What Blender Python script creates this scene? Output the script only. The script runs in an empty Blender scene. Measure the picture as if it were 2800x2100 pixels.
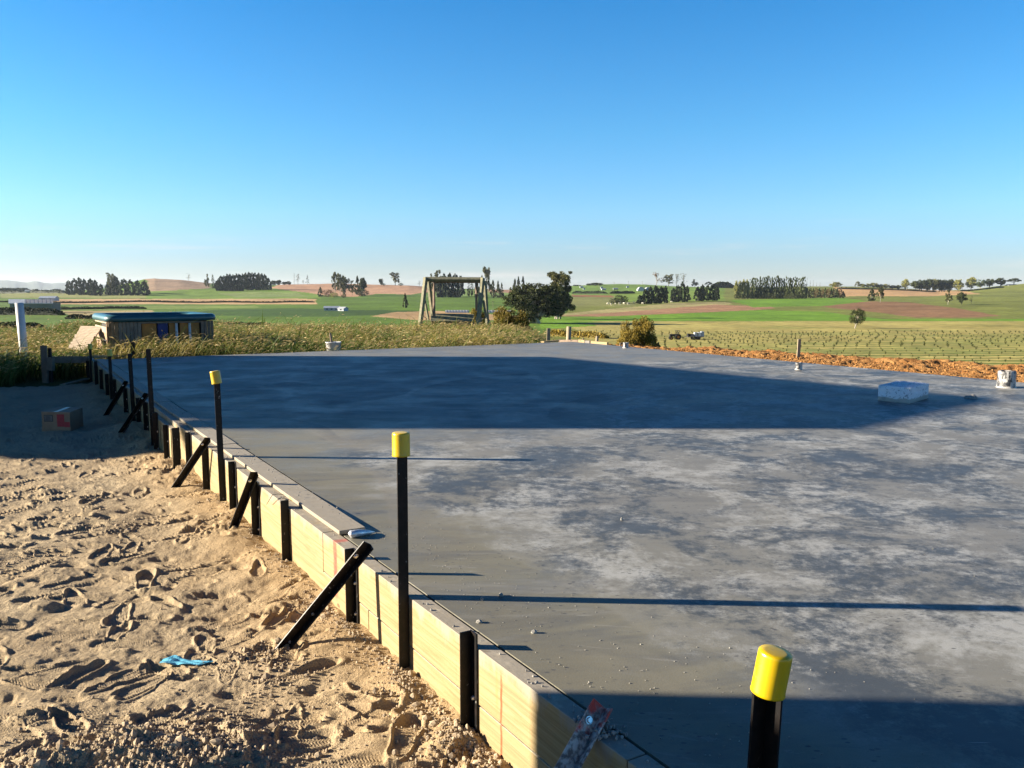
import bpy, bmesh, math, random
import numpy as np
from mathutils import Vector, Matrix
random.seed(5)
R_ = np.random.default_rng(11)
sc = bpy.context.scene
COL = sc.collection
# ------------------------------------------------------------------ camera
F_PX = 2330.0; PITCH = math.atan(258 / F_PX); CAMZ = 1.2
cam = bpy.data.cameras.new("camera"); camo = bpy.data.objects.new("camera", cam); COL.objects.link(camo)
cam.sensor_width = 36.0; cam.lens = 36.0 * F_PX / 2800.0; cam.clip_start = 0.05; cam.clip_end = 30000
camo.location = (0, 0, CAMZ); camo.rotation_euler = (math.pi / 2 - PITCH, 0, 0)
sc.camera = camo
# ------------------------------------------------------------------ light
SUN_EL = math.radians(15.5); SUN_AZ = math.radians(3.0)      # sun to the left, 3 degrees ahead of square
w = bpy.data.worlds.new("World"); sc.world = w; w.use_nodes = True
nt = w.node_tree; N = nt.nodes; L = nt.links; N.clear()
out = N.new('ShaderNodeOutputWorld'); bg = N.new('ShaderNodeBackground'); sky = N.new('ShaderNodeTexSky')
sky.sky_type = 'NISHITA'; sky.sun_disc = False; sky.sun_elevation = SUN_EL; sky.sun_rotation = math.radians(270) + SUN_AZ
sky.air_density = 1.0; sky.dust_density = 0.3; sky.ozone_density = 3.0
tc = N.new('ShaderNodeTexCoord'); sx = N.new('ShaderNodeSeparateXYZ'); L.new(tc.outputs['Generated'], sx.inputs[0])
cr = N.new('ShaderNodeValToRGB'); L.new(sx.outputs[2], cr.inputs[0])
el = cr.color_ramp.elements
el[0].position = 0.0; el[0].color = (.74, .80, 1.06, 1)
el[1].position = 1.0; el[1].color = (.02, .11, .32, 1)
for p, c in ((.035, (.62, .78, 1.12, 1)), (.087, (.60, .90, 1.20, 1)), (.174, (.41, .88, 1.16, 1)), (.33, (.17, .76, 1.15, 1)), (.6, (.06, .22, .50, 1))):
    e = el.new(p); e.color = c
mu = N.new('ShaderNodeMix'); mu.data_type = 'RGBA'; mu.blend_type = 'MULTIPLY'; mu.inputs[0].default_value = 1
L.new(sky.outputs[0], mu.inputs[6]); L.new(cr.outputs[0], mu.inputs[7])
# a few thin low clouds, seen all round the horizon
mp = N.new('ShaderNodeMapping'); mp.inputs['Scale'].default_value = (3.0, 3.0, 42.0); mp.inputs['Location'].default_value = (1.3, .4, 2.2); L.new(tc.outputs['Generated'], mp.inputs[0])
nz = N.new('ShaderNodeTexNoise'); nz.inputs['Scale'].default_value = 1.6; nz.inputs['Detail'].default_value = 5; nz.inputs['Roughness'].default_value = .55; L.new(mp.outputs[0], nz.inputs[0])
r1 = N.new('ShaderNodeMapRange'); r1.inputs[1].default_value = .57; r1.inputs[2].default_value = .80; L.new(nz.outputs[0], r1.inputs[0])
r2 = N.new('ShaderNodeMapRange'); r2.inputs[1].default_value = .085; r2.inputs[2].default_value = .045; L.new(sx.outputs[2], r2.inputs[0])
m1 = N.new('ShaderNodeMath'); m1.operation = 'MULTIPLY'; L.new(r1.outputs[0], m1.inputs[0]); L.new(r2.outputs[0], m1.inputs[1])
m2 = N.new('ShaderNodeMath'); m2.operation = 'MULTIPLY'; L.new(m1.outputs[0], m2.inputs[0]); m2.inputs[1].default_value = .55
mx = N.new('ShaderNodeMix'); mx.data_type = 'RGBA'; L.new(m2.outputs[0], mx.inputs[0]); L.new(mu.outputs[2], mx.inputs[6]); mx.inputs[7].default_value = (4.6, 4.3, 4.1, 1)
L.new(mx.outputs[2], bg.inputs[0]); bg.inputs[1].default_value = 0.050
L.new(bg.outputs[0], out.inputs[0])
sl = bpy.data.lights.new("sun", 'SUN'); so = bpy.data.objects.new("sun", sl); COL.objects.link(so)
sl.energy = 5.0; sl.angle = math.radians(.55); sl.color = (1.0, .88, .70)
SDIR = Vector((math.cos(SUN_AZ) * math.cos(SUN_EL), -math.sin(SUN_AZ) * math.cos(SUN_EL), -math.sin(SUN_EL)))
so.rotation_euler = SDIR.to_track_quat('-Z', 'Y').to_euler()
sc.view_settings.view_transform = 'Standard'; sc.view_settings.look = 'None'
sc.view_settings.exposure = 2.0; sc.view_settings.gamma = 1.0; sc.view_settings.use_curve_mapping = False

# ------------------------------------------------------------------ helpers
FW = np.array([0, math.cos(PITCH), -math.sin(PITCH)]); UP = np.array([0, math.sin(PITCH), math.cos(PITCH)])
CAM = np.array([0, 0, CAMZ])
DV = np.array([-.51464722, .85740203, 0]); MV = np.array([.85740203, .51464722, 0])   # along the near form, and across the slab
def ray(u, v):
    d = F_PX * FW + np.array([u - 1400., 0, 0]) + (1050 - v) * UP
    return d / np.linalg.norm(d)
def P(u, v, z=0.):
    d = ray(u, v); return CAM + d * ((z - CAMZ) / d[2])
def PY(u, v, Y):
    d = ray(u, v); return CAM + d * (Y / d[1])
def PM(u, v, m):
    d = ray(u, v); p = CAM + d * ((m - CAM @ MV) / (d @ MV)); return float(p @ DV), float(p[2])
def W(s, m, z=0.):
    return DV * s + MV * m + np.array([0, 0, z])
def tag(o, label=None, cat=None, group=None, kind=None):
    if label: o['label'] = label
    if cat: o['category'] = cat
    if group: o['group'] = group
    if kind: o['kind'] = kind
    return o
def empty(name, loc=(0, 0, 0), label=None, cat=None, group=None):
    o = bpy.data.objects.new(name, None); COL.objects.link(o); o.location = loc; o.empty_display_size = .1
    return tag(o, label, cat, group)
def link(name, me, parent=None, mat=None, loc=None):
    o = bpy.data.objects.new(name, me); COL.objects.link(o)
    if mat and not me.materials: me.materials.append(mat)
    if parent:
        o.parent = parent
        o.matrix_parent_inverse = Matrix.Translation(parent.location).inverted() if loc is None else Matrix()
    if loc is not None: o.location = loc
    return o
class MB:
    """collects shapes into one mesh"""
    def __init__(s): s.v = []; s.f = []; s.m = []; s.mi = 0
    def add(s, vs, fs):
        b = len(s.v); s.v += [tuple(map(float, v)) for v in vs]; s.f += [tuple(i + b for i in f) for f in fs]; s.m += [s.mi] * len(fs); return s
    def box(s, c, sz, rot=None, bev=0.0):
        hx, hy, hz = sz[0] / 2, sz[1] / 2, sz[2] / 2
        vs = []; fs = []
        if bev <= 0:
            vs = [(x, y, z) for x in (-hx, hx) for y in (-hy, hy) for z in (-hz, hz)]
            fs = [(0, 1, 3, 2), (4, 6, 7, 5), (0, 4, 5, 1), (2, 3, 7, 6), (0, 2, 6, 4), (1, 5, 7, 3)]
        else:
            bm = bmesh.new(); bmesh.ops.create_cube(bm, size=1); bmesh.ops.scale(bm, vec=sz, verts=bm.verts)
            bmesh.ops.bevel(bm, geom=bm.edges[:], offset=bev, segments=1, affect='EDGES'); bm.verts.index_update()
            vs = [tuple(v.co) for v in bm.verts]; fs = [tuple(v.index for v in f.verts) for f in bm.faces]; bm.free()
        M = rot if rot is not None else Matrix.Identity(3)
        c = Vector(c)
        return s.add([M @ Vector(v) + c for v in vs], fs)
    def beam(s, a, b, wd, ht, up=(0, 0, 1), bev=0.0):
        a = Vector(a); b = Vector(b); d = (b - a); ln = d.length; d.normalize()
        upv = Vector(up); x = d.cross(upv)
        if x.length < 1e-4: x = d.cross(Vector((0, 1, 0)))
        x.normalize(); z = x.cross(d).normalized()
        return s.box((a + b) / 2, (wd, ln, ht), Matrix((x, d, z)).transposed(), bev)
    def tube(s, pts, rad, n=8, cap=True):
        pts = [Vector(p) for p in pts]; k = len(pts); rad = rad if hasattr(rad, '__len__') else [rad] * k
        vs = []; fs = []
        for i, p in enumerate(pts):
            d = (pts[min(i + 1, k - 1)] - pts[max(i - 1, 0)]).normalized()
            a = Vector((1, 0, 0)) if abs(d.x) < .8 else Vector((0, 1, 0))
            x = d.cross(a).normalized(); y = d.cross(x)
            for j in range(n):
                t = 2 * math.pi * j / n; vs.append(p + (x * math.cos(t) + y * math.sin(t)) * rad[i])
        for i in range(k - 1):
            for j in range(n):
                fs.append((i * n + j, i * n + (j + 1) % n, (i + 1) * n + (j + 1) % n, (i + 1) * n + j))
        if cap: fs += [tuple(range(n))[::-1], tuple((k - 1) * n + j for j in range(n))]
        return s.add(vs, fs)
    def prism(s, poly, a, b):
        """poly: list of 3D points, swept from offset a to offset b"""
        n = len(poly); a = Vector(a); b = Vector(b)
        vs = [Vector(p) + a for p in poly] + [Vector(p) + b for p in poly]
        return s.add(vs, [tuple(range(n))[::-1], tuple(range(n, 2 * n))] + [(i, (i + 1) % n, n + (i + 1) % n, n + i) for i in range(n)])
    def mesh(s, name, mats=(), smooth=False, origin=None):
        me = bpy.data.meshes.new(name)
        vs = s.v if origin is None else [(v[0] - origin[0], v[1] - origin[1], v[2] - origin[2]) for v in s.v]
        me.from_pydata(vs, [], s.f)
        for m in mats: me.materials.append(m)
        if len(mats) > 1: me.polygons.foreach_set('material_index', s.m)
        bm = bmesh.new(); bm.from_mesh(me); bmesh.ops.recalc_face_normals(bm, faces=bm.faces[:]); bm.to_mesh(me); bm.free()
        if smooth: me.polygons.foreach_set('use_smooth', [True] * len(me.polygons))
        return me
    def build(s, name, mat, parent=None, smooth=False):
        og = Vector((0, 0, 0)); q = parent
        while q is not None: og += q.location; q = q.parent
        o = bpy.data.objects.new(name, s.mesh(name, (mat,) if not isinstance(mat, (tuple, list)) else mat, smooth, og))
        COL.objects.link(o)
        if parent: o.parent = parent
        return o
def np_mesh(name, V, Fc, mat, col=None, smooth=False):
    me = bpy.data.meshes.new(name); V = np.asarray(V, np.float32); Fc = np.asarray(Fc, np.int32)
    k = Fc.shape[1]
    me.vertices.add(len(V)); me.vertices.foreach_set('co', V.ravel())
    me.loops.add(Fc.size); me.loops.foreach_set('vertex_index', Fc.ravel())
    me.polygons.add(len(Fc)); me.polygons.foreach_set('loop_start', np.arange(len(Fc), dtype=np.int32) * k)
    try: me.polygons.foreach_set('loop_total', np.full(len(Fc), k, np.int32))
    except Exception: pass
    me.polygons.foreach_set('use_smooth', np.full(len(Fc), bool(smooth)))
    me.update(calc_edges=True); me.validate()
    if col is not None:
        a = me.color_attributes.new('Col', 'FLOAT_COLOR', 'POINT')
        c = np.ones((len(V), 4), np.float32); c[:, :3] = col; a.data.foreach_set('color', c.ravel())
    if mat: me.materials.append(mat)
    return me
def grid_faces(nr, nc):
    i = np.arange(nr - 1)[:, None] * nc + np.arange(nc - 1)[None, :]
    return np.stack([i, i + 1, i + nc + 1, i + nc], -1).reshape(-1, 4)
def _h(ix, iy, seed):
    n = (ix.astype(np.int64) * 374761393 + iy.astype(np.int64) * 668265263 + seed * 974634777) & 0x7fffffff
    n = ((n ^ (n >> 13)) * 1274126177) & 0x7fffffff
    return ((n ^ (n >> 16)) & 0xffff) / 65535.0
def vn(x, y, seed=0):
    x0 = np.floor(x); y0 = np.floor(y); fx = x - x0; fy = y - y0
    fx = fx * fx * (3 - 2 * fx); fy = fy * fy * (3 - 2 * fy); x0 = x0.astype(np.int64); y0 = y0.astype(np.int64)
    a = _h(x0, y0, seed); b = _h(x0 + 1, y0, seed); c = _h(x0, y0 + 1, seed); d = _h(x0 + 1, y0 + 1, seed)
    return (a * (1 - fx) + b * fx) * (1 - fy) + (c * (1 - fx) + d * fx) * fy
def fbm(x, y, oct=4, seed=0, g=.5):
    r = 0; a = 1; t = 0
    for i in range(oct):
        r = r + a * vn(x * 2 ** i + 17.3 * i, y * 2 ** i - 9.1 * i, seed + i); t += a; a *= g
    return r / t * 2 - 1
def sstep(a, b, x):
    t = np.clip((x - a) / (b - a), 0, 1); return t * t * (3 - 2 * t)

# ------------------------------------------------------------------ materials
def new_mat(name):
    m = bpy.data.materials.new(name); m.use_nodes = True; t = m.node_tree
    return m, t, t.nodes, t.links, t.nodes['Principled BSDF']
def mixc(t, fac, a, b, mode='MIX'):
    n = t.nodes.new('ShaderNodeMix'); n.data_type = 'RGBA'; n.blend_type = mode
    for i, x in ((0, fac), (6, a), (7, b)):
        if hasattr(x, 'links'): t.links.new(x, n.inputs[i])
        elif i == 0: n.inputs[0].default_value = x
        else: n.inputs[i].default_value = (*x, 1)
    return n.outputs[2]
def noise(t, scale, detail=4, rough=.55, vec=None, sc3=None, dist=0):
    n = t.nodes.new('ShaderNodeTexNoise'); n.inputs['Scale'].default_value = scale; n.inputs['Detail'].default_value = detail
    n.inputs['Roughness'].default_value = rough; n.inputs['Distortion'].default_value = dist
    if vec is None:
        vec = pos(t)
    if sc3 is not None:
        mp = t.nodes.new('ShaderNodeMapping'); mp.inputs['Scale'].default_value = sc3; t.links.new(vec, mp.inputs[0]); vec = mp.outputs[0]
    t.links.new(vec, n.inputs['Vector']); return n.outputs[0]
def pos(t, obj=False):
    if obj: return t.nodes.new('ShaderNodeTexCoord').outputs['Object']
    return t.nodes.new('ShaderNodeNewGeometry').outputs['Position']
def rng(t, x, a, b, c=0., d=1., smooth=False):
    n = t.nodes.new('ShaderNodeMapRange'); t.links.new(x, n.inputs[0])
    if smooth: n.interpolation_type = 'SMOOTHSTEP'
    for i, q in enumerate((a, b, c, d)): n.inputs[i + 1].default_value = q
    return n.outputs[0]
def math_(t, op, a, b=0.):
    n = t.nodes.new('ShaderNodeMath'); n.operation = op
    for i, x in enumerate((a, b)):
        if hasattr(x, 'links'): t.links.new(x, n.inputs[i])
        else: n.inputs[i].default_value = x
    return n.outputs[0]
def bump(t, h, strength, dist, bs):
    n = t.nodes.new('ShaderNodeBump'); n.inputs['Strength'].default_value = strength; n.inputs['Distance'].default_value = dist
    t.links.new(h, n.inputs['Height']); t.links.new(n.outputs[0], bs.inputs['Normal']); return n
def simple(name, col, rough=.7, var=.25, scale=8, metal=0, bumpd=0.0, spec=.5, objspace=True, col2=None):
    m, t, NN, LL, bs = new_mat(name)
    v = pos(t, objspace)
    n = noise(t, scale, 5, .6, v)
    f = rng(t, n, .3, .7)
    c2 = col2 if col2 else tuple(c * (1 - var) for c in col)
    LL.new(mixc(t, f, c2, tuple(min(c * (1 + var * .5), .95) for c in col)), bs.inputs['Base Color'])
    bs.inputs['Roughness'].default_value = rough; bs.inputs['Metallic'].default_value = metal
    bs.inputs['Specular IOR Level'].default_value = spec
    if bumpd: bump(t, noise(t, scale * 6, 4, .6, v), .6, bumpd, bs)
    return m
def leaf_mat(name, col, var=.35, trans=.25, hue=(1.25, 1.05, .6)):
    m, t, NN, LL, bs = new_mat(name)
    a = NN.new('ShaderNodeAttribute'); a.attribute_name = 'Col'
    oi = NN.new('ShaderNodeObjectInfo')
    c1 = mixc(t, a.outputs['Fac'], tuple(c * (1 - var) for c in col), tuple(c * (1 + var) * h for c, h in zip(col, hue)))
    r = rng(t, oi.outputs['Random'], 0, 1, .8, 1.2)
    cm = NN.new('ShaderNodeVectorMath'); cm.operation = 'SCALE'; LL.new(c1, cm.inputs[0]); LL.new(r, cm.inputs['Scale'])
    LL.new(cm.outputs[0], bs.inputs['Base Color']); bs.inputs['Roughness'].default_value = .75; bs.inputs['Specular IOR Level'].default_value = .2
    tr = NN.new('ShaderNodeBsdfTranslucent'); LL.new(cm.outputs[0], tr.inputs[0])
    ms = NN.new('ShaderNodeMixShader'); ms.inputs[0].default_value = trans
    LL.new(bs.outputs[0], ms.inputs[1]); LL.new(tr.outputs[0], ms.inputs[2]); LL.new(ms.outputs[0], NN['Material Output'].inputs[0])
    return m
def attr_mat(name, rough=.9, n1=(.5, .7, 1.3), bumps=None, spec=.2, trans=0):
    """colour from the mesh's Col attribute with procedural variation"""
    m, t, NN, LL, bs = new_mat(name)
    a = NN.new('ShaderNodeAttribute'); a.attribute_name = 'Col'
    c = a.outputs['Color']
    if n1:
        r = rng(t, noise(t, n1[0], 6, .65), .3, .7, n1[1], n1[2])
        cm = NN.new('ShaderNodeVectorMath'); cm.operation = 'SCALE'; LL.new(c, cm.inputs[0]); LL.new(r, cm.inputs['Scale']); c = cm.outputs[0]
    LL.new(c, bs.inputs['Base Color']); bs.inputs['Roughness'].default_value = rough; bs.inputs['Specular IOR Level'].default_value = spec
    if trans:
        tr = NN.new('ShaderNodeBsdfTranslucent'); LL.new(c, tr.inputs[0]); ms = NN.new('ShaderNodeMixShader'); ms.inputs[0].default_value = trans
        LL.new(bs.outputs[0], ms.inputs[1]); LL.new(tr.outputs[0], ms.inputs[2]); LL.new(ms.outputs[0], NN['Material Output'].inputs[0])
    return m, t, bs

def slab_coords(t):
    g = pos(t)
    def dot(v):
        n = t.nodes.new('ShaderNodeVectorMath'); n.operation = 'DOT_PRODUCT'; t.links.new(g, n.inputs[0]); n.inputs[1].default_value = v; return n.outputs['Value']
    return g, dot((-.51464722, .85740203, 0)), dot((.85740203, .51464722, 0))

def circ3(a, b, c):
    (ax, ay), (bx, by), (cx, cy) = a[:2], b[:2], c[:2]
    d = 2 * (ax * (by - cy) + bx * (cy - ay) + cx * (ay - by))
    ux = ((ax * ax + ay * ay) * (by - cy) + (bx * bx + by * by) * (cy - ay) + (cx * cx + cy * cy) * (ay - by)) / d
    uy = ((ax * ax + ay * ay) * (cx - bx) + (bx * bx + by * by) * (ax - cx) + (cx * cx + cy * cy) * (bx - ax)) / d
    return ux, uy, math.hypot(ax - ux, ay - uy)
# sweeps of the power trowel: three picture points on the slab, side, fade width, colour, strength
ARCS = [((1165, 1265), (1330, 1210), (1700, 1180), 1, .5, (.26, .25, .22), .45), ((800, 1150), (880, 1168), (925, 1215), 1, .16, (.075, .073, .062), .6),
        ((900, 1112), (1065, 1092), (1130, 1070), 1, .5, (.055, .06, .07), .7), ((1130, 1075), (1250, 1043), (1560, 1018), 1, .7, (.055, .06, .07), .6),
        ((760, 1160), (1000, 1290), (1060, 1420), -1, .5, (.20, .18, .14), .4), ((1500, 1130), (1560, 1100), (1800, 1065), 1, .8, (.06, .065, .075), .6),
        ((2205, 1098), (2290, 1072), (2420, 1062), 1, .25, (.20, .20, .20), .4), ((700, 1060), (900, 1035), (1300, 1012), 1, .9, (.06, .065, .07), .5), ((1350, 1080), (1500, 1050), (1900, 1040), -1, .7, (.17, .175, .18), .5),
        ((1500, 1760), (1760, 1820), (1900, 1900), 1, .10, (.21, .195, .15), .2), ((1640, 1740), (1850, 1810), (1980, 1890), 1, .12, (.21, .195, .15), .2), ((1320, 1495), (1560, 1610), (1860, 1815), -1, .35, (.23, .22, .18), .25), ((560, 1180), (640, 1260), (760, 1330), -1, .35, (.12, .11, .085), .4)]
def concrete_mat():
    m, t, NN, LL, bs = new_mat('fresh_concrete')
    g, s_, m_ = slab_coords(t)
    base = mixc(t, rng(t, math_(t, 'ADD', m_, math_(t, 'MULTIPLY', noise(t, .6, 3, .5), 3.0)), 3.2, 5.5), (.168, .158, .115), (.165, .168, .160))  # tan by the form, with the sky's cool tint painted in farther right
    # float streaks, long in the direction the machine ran
    for k, (sc_, an, th0, th1, colr, amt) in enumerate(((1.1, (.55, 2.3, 1), .50, .66, (.085, .088, .09), .75), (1.6, (.5, 2.6, 1), .54, .68, (.245, .24, .22), .6), (4.5, (.5, 2.0, 1), .56, .70, (.10, .10, .10), .5), (5.0, (.45, 3.0, 1), .62, .70, (.29, .28, .26), .6))):
        mp = NN.new('ShaderNodeMapping'); mp.inputs['Rotation'].default_value = (0, 0, .12 * (k - 1)); mp.inputs['Location'].default_value = (k * 3.1, k * 1.7, 0); LL.new(g, mp.inputs[0])
        base = mixc(t, math_(t, 'MULTIPLY', rng(t, noise(t, sc_, 9, .62, mp.outputs[0], an, 1.2), th0, th1), amt), base, colr)
    for (a, b, c, side, wd, colr, amt) in ARCS:
        A, B, C_ = P(*a), P(*b), P(*c); cx, cy, R = circ3(A, B, C_); L_ = np.linalg.norm(A - C_) * .62
        dn = NN.new('ShaderNodeVectorMath'); dn.operation = 'DISTANCE'; LL.new(g, dn.inputs[0]); dn.inputs[1].default_value = (cx, cy, 0)
        d2 = NN.new('ShaderNodeVectorMath'); d2.operation = 'DISTANCE'; LL.new(g, d2.inputs[0]); d2.inputs[1].default_value = tuple(B)
        wob = math_(t, 'MULTIPLY', math_(t, 'SUBTRACT', noise(t, 3.5, 4, .6), .5), .07)
        d = math_(t, 'MULTIPLY', math_(t, 'ADD', math_(t, 'SUBTRACT', dn.outputs['Value'], R), wob), -1.0 * side)
        f = math_(t, 'MULTIPLY', rng(t, d, 0, .02), rng(t, d, wd, .02))
        f = math_(t, 'MULTIPLY', f, math_(t, 'MULTIPLY', rng(t, d2.outputs['Value'], L_, L_ * .6, 0, 1, True), rng(t, noise(t, 9, 6, .7), .3, .5, .55, 1)))
        base = mixc(t, math_(t, 'MULTIPLY', f, min(amt * 1.35, .95)), base, colr)
    # mottled curing blotches away from the near edge
    edge = math_(t, 'ADD', m_, math_(t, 'MULTIPLY', math_(t, 'SUBTRACT', noise(t, 2.0, 6, .7), .5), .7))
    far = math_(t, 'SUBTRACT', math_(t, 'ADD', s_, math_(t, 'MULTIPLY', math_(t, 'SUBTRACT', noise(t, 1.2, 4, .6), .5), 1.6)), math_(t, 'MULTIPLY', rng(t, m_, 4.2, 8.2, 0, 4.0), 1.25))
    zone = math_(t, 'MULTIPLY', rng(t, edge, 1.85, 2.15, 0, 1, True), rng(t, far, 6.4, 5.2, .12, 1, True))
    b1 = noise(t, 1.35, 13, .70, g, (1, 1, 1), .5); b2 = noise(t, 1.7, 13, .72, g, (1.05, .95, 1.7), .4)
    b3 = noise(t, 13, 9, .82, g, (1, 1, 1))
    dark = math_(t, 'MULTIPLY', rng(t, math_(t, 'ADD', b1, math_(t, 'MULTIPLY', b3, .62)), .775, .895), zone)
    light = math_(t, 'MULTIPLY', rng(t, math_(t, 'ADD', b2, math_(t, 'MULTIPLY', b3, -.42)), .265, .395), zone)
    base = mixc(t, math_(t, 'MULTIPLY', zone, .5), base, (.185, .185, .175))
    base = mixc(t, math_(t, 'MULTIPLY', light, .75), base, (.37, .375, .36))
    base = mixc(t, math_(t, 'MULTIPLY', dark, .85), base, (.040, .048, .056))
    # damp rim, pin holes and dark specks
    base = mixc(t, math_(t, 'MULTIPLY', rng(t, edge, 1.95, 1.45), .35), base, (.125, .108, .070))
    vo = NN.new('ShaderNodeTexVoronoi'); vo.inputs['Scale'].default_value = 30; mp = NN.new('ShaderNodeMapping'); mp.inputs['Scale'].default_value = (.7, 1.3, 1); LL.new(g, mp.inputs[0]); LL.new(mp.outputs[0], vo.inputs['Vector'])
    base = mixc(t, math_(t, 'MULTIPLY', math_(t, 'MULTIPLY', rng(t, vo.outputs['Distance'], .22, .12), rng(t, noise(t, 2.5, 3), .48, .56)), .8), base, (.05, .05, .053))
    base = mixc(t, math_(t, 'MULTIPLY', rng(t, noise(t, 260, 2, .6), .35, .65), .22), base, (.05, .05, .05))
    # hairline scratches
    for k in range(2):
        mp = NN.new('ShaderNodeMapping'); mp.inputs['Rotation'].default_value = (0, 0, .5 + 1.1 * k); mp.inputs['Scale'].default_value = (1.2, 16, 1); LL.new(g, mp.inputs[0])
        v2 = NN.new('ShaderNodeTexVoronoi'); v2.inputs['Scale'].default_value = 1.3; LL.new(mp.outputs[0], v2.inputs['Vector'])
        base = mixc(t, math_(t, 'MULTIPLY', rng(t, v2.outputs['Distance'], .055, .03), .55), base, (.36, .35, .32))
    LL.new(base, bs.inputs['Base Color'])
    rough = math_(t, 'ADD', rng(t, b1, .4, .6, .62, .42), math_(t, 'MULTIPLY', noise(t, 12, 3), .1))
    LL.new(rough, bs.inputs['Roughness']); bs.inputs['Specular IOR Level'].default_value = .32
    h = math_(t, 'ADD', math_(t, 'MULTIPLY', noise(t, 120, 3, .7), .25), math_(t, 'ADD', noise(t, 3.5, 4, .5), math_(t, 'MULTIPLY', b1, .5)))
    bump(t, h, .35, .005, bs)
    return m

def wood_mat(name, fresh=(.315, .245, .125), dark=(.225, .155, .068), cement=True, marks=()):
    m, t, NN, LL, bs = new_mat(name)
    g, s_, m_ = slab_coords(t); ps = NN.new('ShaderNodeSeparateXYZ'); LL.new(g, ps.inputs[0]); z = ps.outputs[2]
    cb = NN.new('ShaderNodeCombineXYZ'); LL.new(s_, cb.inputs[0]); LL.new(m_, cb.inputs[1]); LL.new(z, cb.inputs[2]); v = cb.outputs[0]
    gr = noise(t, 6, 6, .65, v, (.35, 6, 9), 1.2)
    c = mixc(t, rng(t, gr, .35, .68), dark, fresh)
    gr2 = noise(t, 3, 3, .5, v, (.25, 9, 16), .6)
    c = mixc(t, math_(t, 'MULTIPLY', rng(t, gr2, .56, .66), .35), c, tuple(x * .62 for x in dark))
    kn = NN.new('ShaderNodeTexVoronoi'); kn.inputs['Scale'].default_value = 3.2
    mp = NN.new('ShaderNodeMapping'); mp.inputs['Scale'].default_value = (.9, 1, 2.0); LL.new(v, mp.inputs[0]); LL.new(mp.outputs[0], kn.inputs['Vector'])
    c = mixc(t, math_(t, 'MULTIPLY', rng(t, kn.outputs['Distance'], .075, .045), .8), c, (.09, .045, .018))
    c = mixc(t, math_(t, 'MULTIPLY', rng(t, noise(t, 1.6, 4, .6, v), .5, .75), .35), c, (.25, .20, .13))
    if cement:
        ng = NN.new('ShaderNodeNewGeometry'); nn = NN.new('ShaderNodeSeparateXYZ'); LL.new(ng.outputs['Normal'], nn.inputs[0])
        up = rng(t, nn.outputs[2], .5, .8)
        cov = rng(t, noise(t, 4, 6, .7, v), .30, .46)
        cem = mixc(t, rng(t, noise(t, 30, 5, .7), .35, .65), (.25, .21, .15), (.42, .365, .28))
        c = mixc(t, math_(t, 'MULTIPLY', up, cov), c, cem)
        # drips over the top arris
        dr = math_(t, 'MULTIPLY', rng(t, math_(t, 'ADD', z, math_(t, 'MULTIPLY', noise(t, 7, 6, .75, v, (1, 1, .3)), .30)), .105, .15), .8)
        c = mixc(t, dr, c, (.24, .215, .175))
        # soil splash near the ground
        so_ = math_(t, 'MULTIPLY', rng(t, math_(t, 'ADD', z, math_(t, 'MULTIPLY', noise(t, 6, 4, .6, v), .14)), -.24, -.32), .55)
        c = mixc(t, so_, c, (.20, .115, .045))
        # thin vertical drips
        dv = noise(t, 22, 2, .5, v, (1, 1, .05))
        c = mixc(t, math_(t, 'MULTIPLY', math_(t, 'MULTIPLY', rng(t, dv, .68, .72), rng(t, noise(t, 1.5, 2, .5, v), .45, .6)), .6), c, (.11, .08, .045))
    for (sa, wdt, colr, zt, zb, amt) in marks:
        wob = math_(t, 'ADD', s_, math_(t, 'MULTIPLY', rng(t, noise(t, 3, 3, .6, v, (0, 0, 1)), .3, .7, -1, 1), .012))
        a = math_(t, 'ABSOLUTE', math_(t, 'SUBTRACT', wob, sa))
        f = math_(t, 'MULTIPLY', rng(t, a, wdt, wdt * .35), math_(t, 'MULTIPLY', rng(t, z, zt, zt - .03), rng(t, z, zb, zb + .06)))
        f = math_(t, 'MULTIPLY', f, math_(t, 'MULTIPLY', rng(t, noise(t, 40, 3, .7, v), .3, .55, .5, 1), amt))
        c = mixc(t, f, c, colr)
    LL.new(c, bs.inputs['Base Color']); bs.inputs['Roughness'].default_value = .7; bs.inputs['Specular IOR Level'].default_value = .25
    bump(t, math_(t, 'ADD', gr, math_(t, 'MULTIPLY', noise(t, 60, 4, .7), .8)), .35, .003, bs)
    return m

def steel_mat():
    m, t, NN, LL, bs = new_mat('black_steel')
    v = pos(t)
    c = mixc(t, rng(t, noise(t, 30, 4, .6, v), .45, .7), (.004, .0038, .004), (.014, .0085, .007))
    sp = math_(t, 'MULTIPLY', rng(t, noise(t, 70, 3, .6, v, (1, 1, .55)), .66, .70), rng(t, noise(t, 7, 2, .5, v), .4, .6))
    c = mixc(t, sp, c, (.20, .19, .175))
    sp2 = rng(t, noise(t, 14, 3, .5, v, (1, 1, .7)), .70, .72)
    c = mixc(t, math_(t, 'MULTIPLY', sp2, .6), c, (.16, .15, .16))
    LL.new(c, bs.inputs['Base Color']); bs.inputs['Roughness'].default_value = .45; bs.inputs['Specular IOR Level'].default_value = .22
    bump(t, noise(t, 90, 3, .6, v), .3, .0015, bs)
    return m

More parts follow.
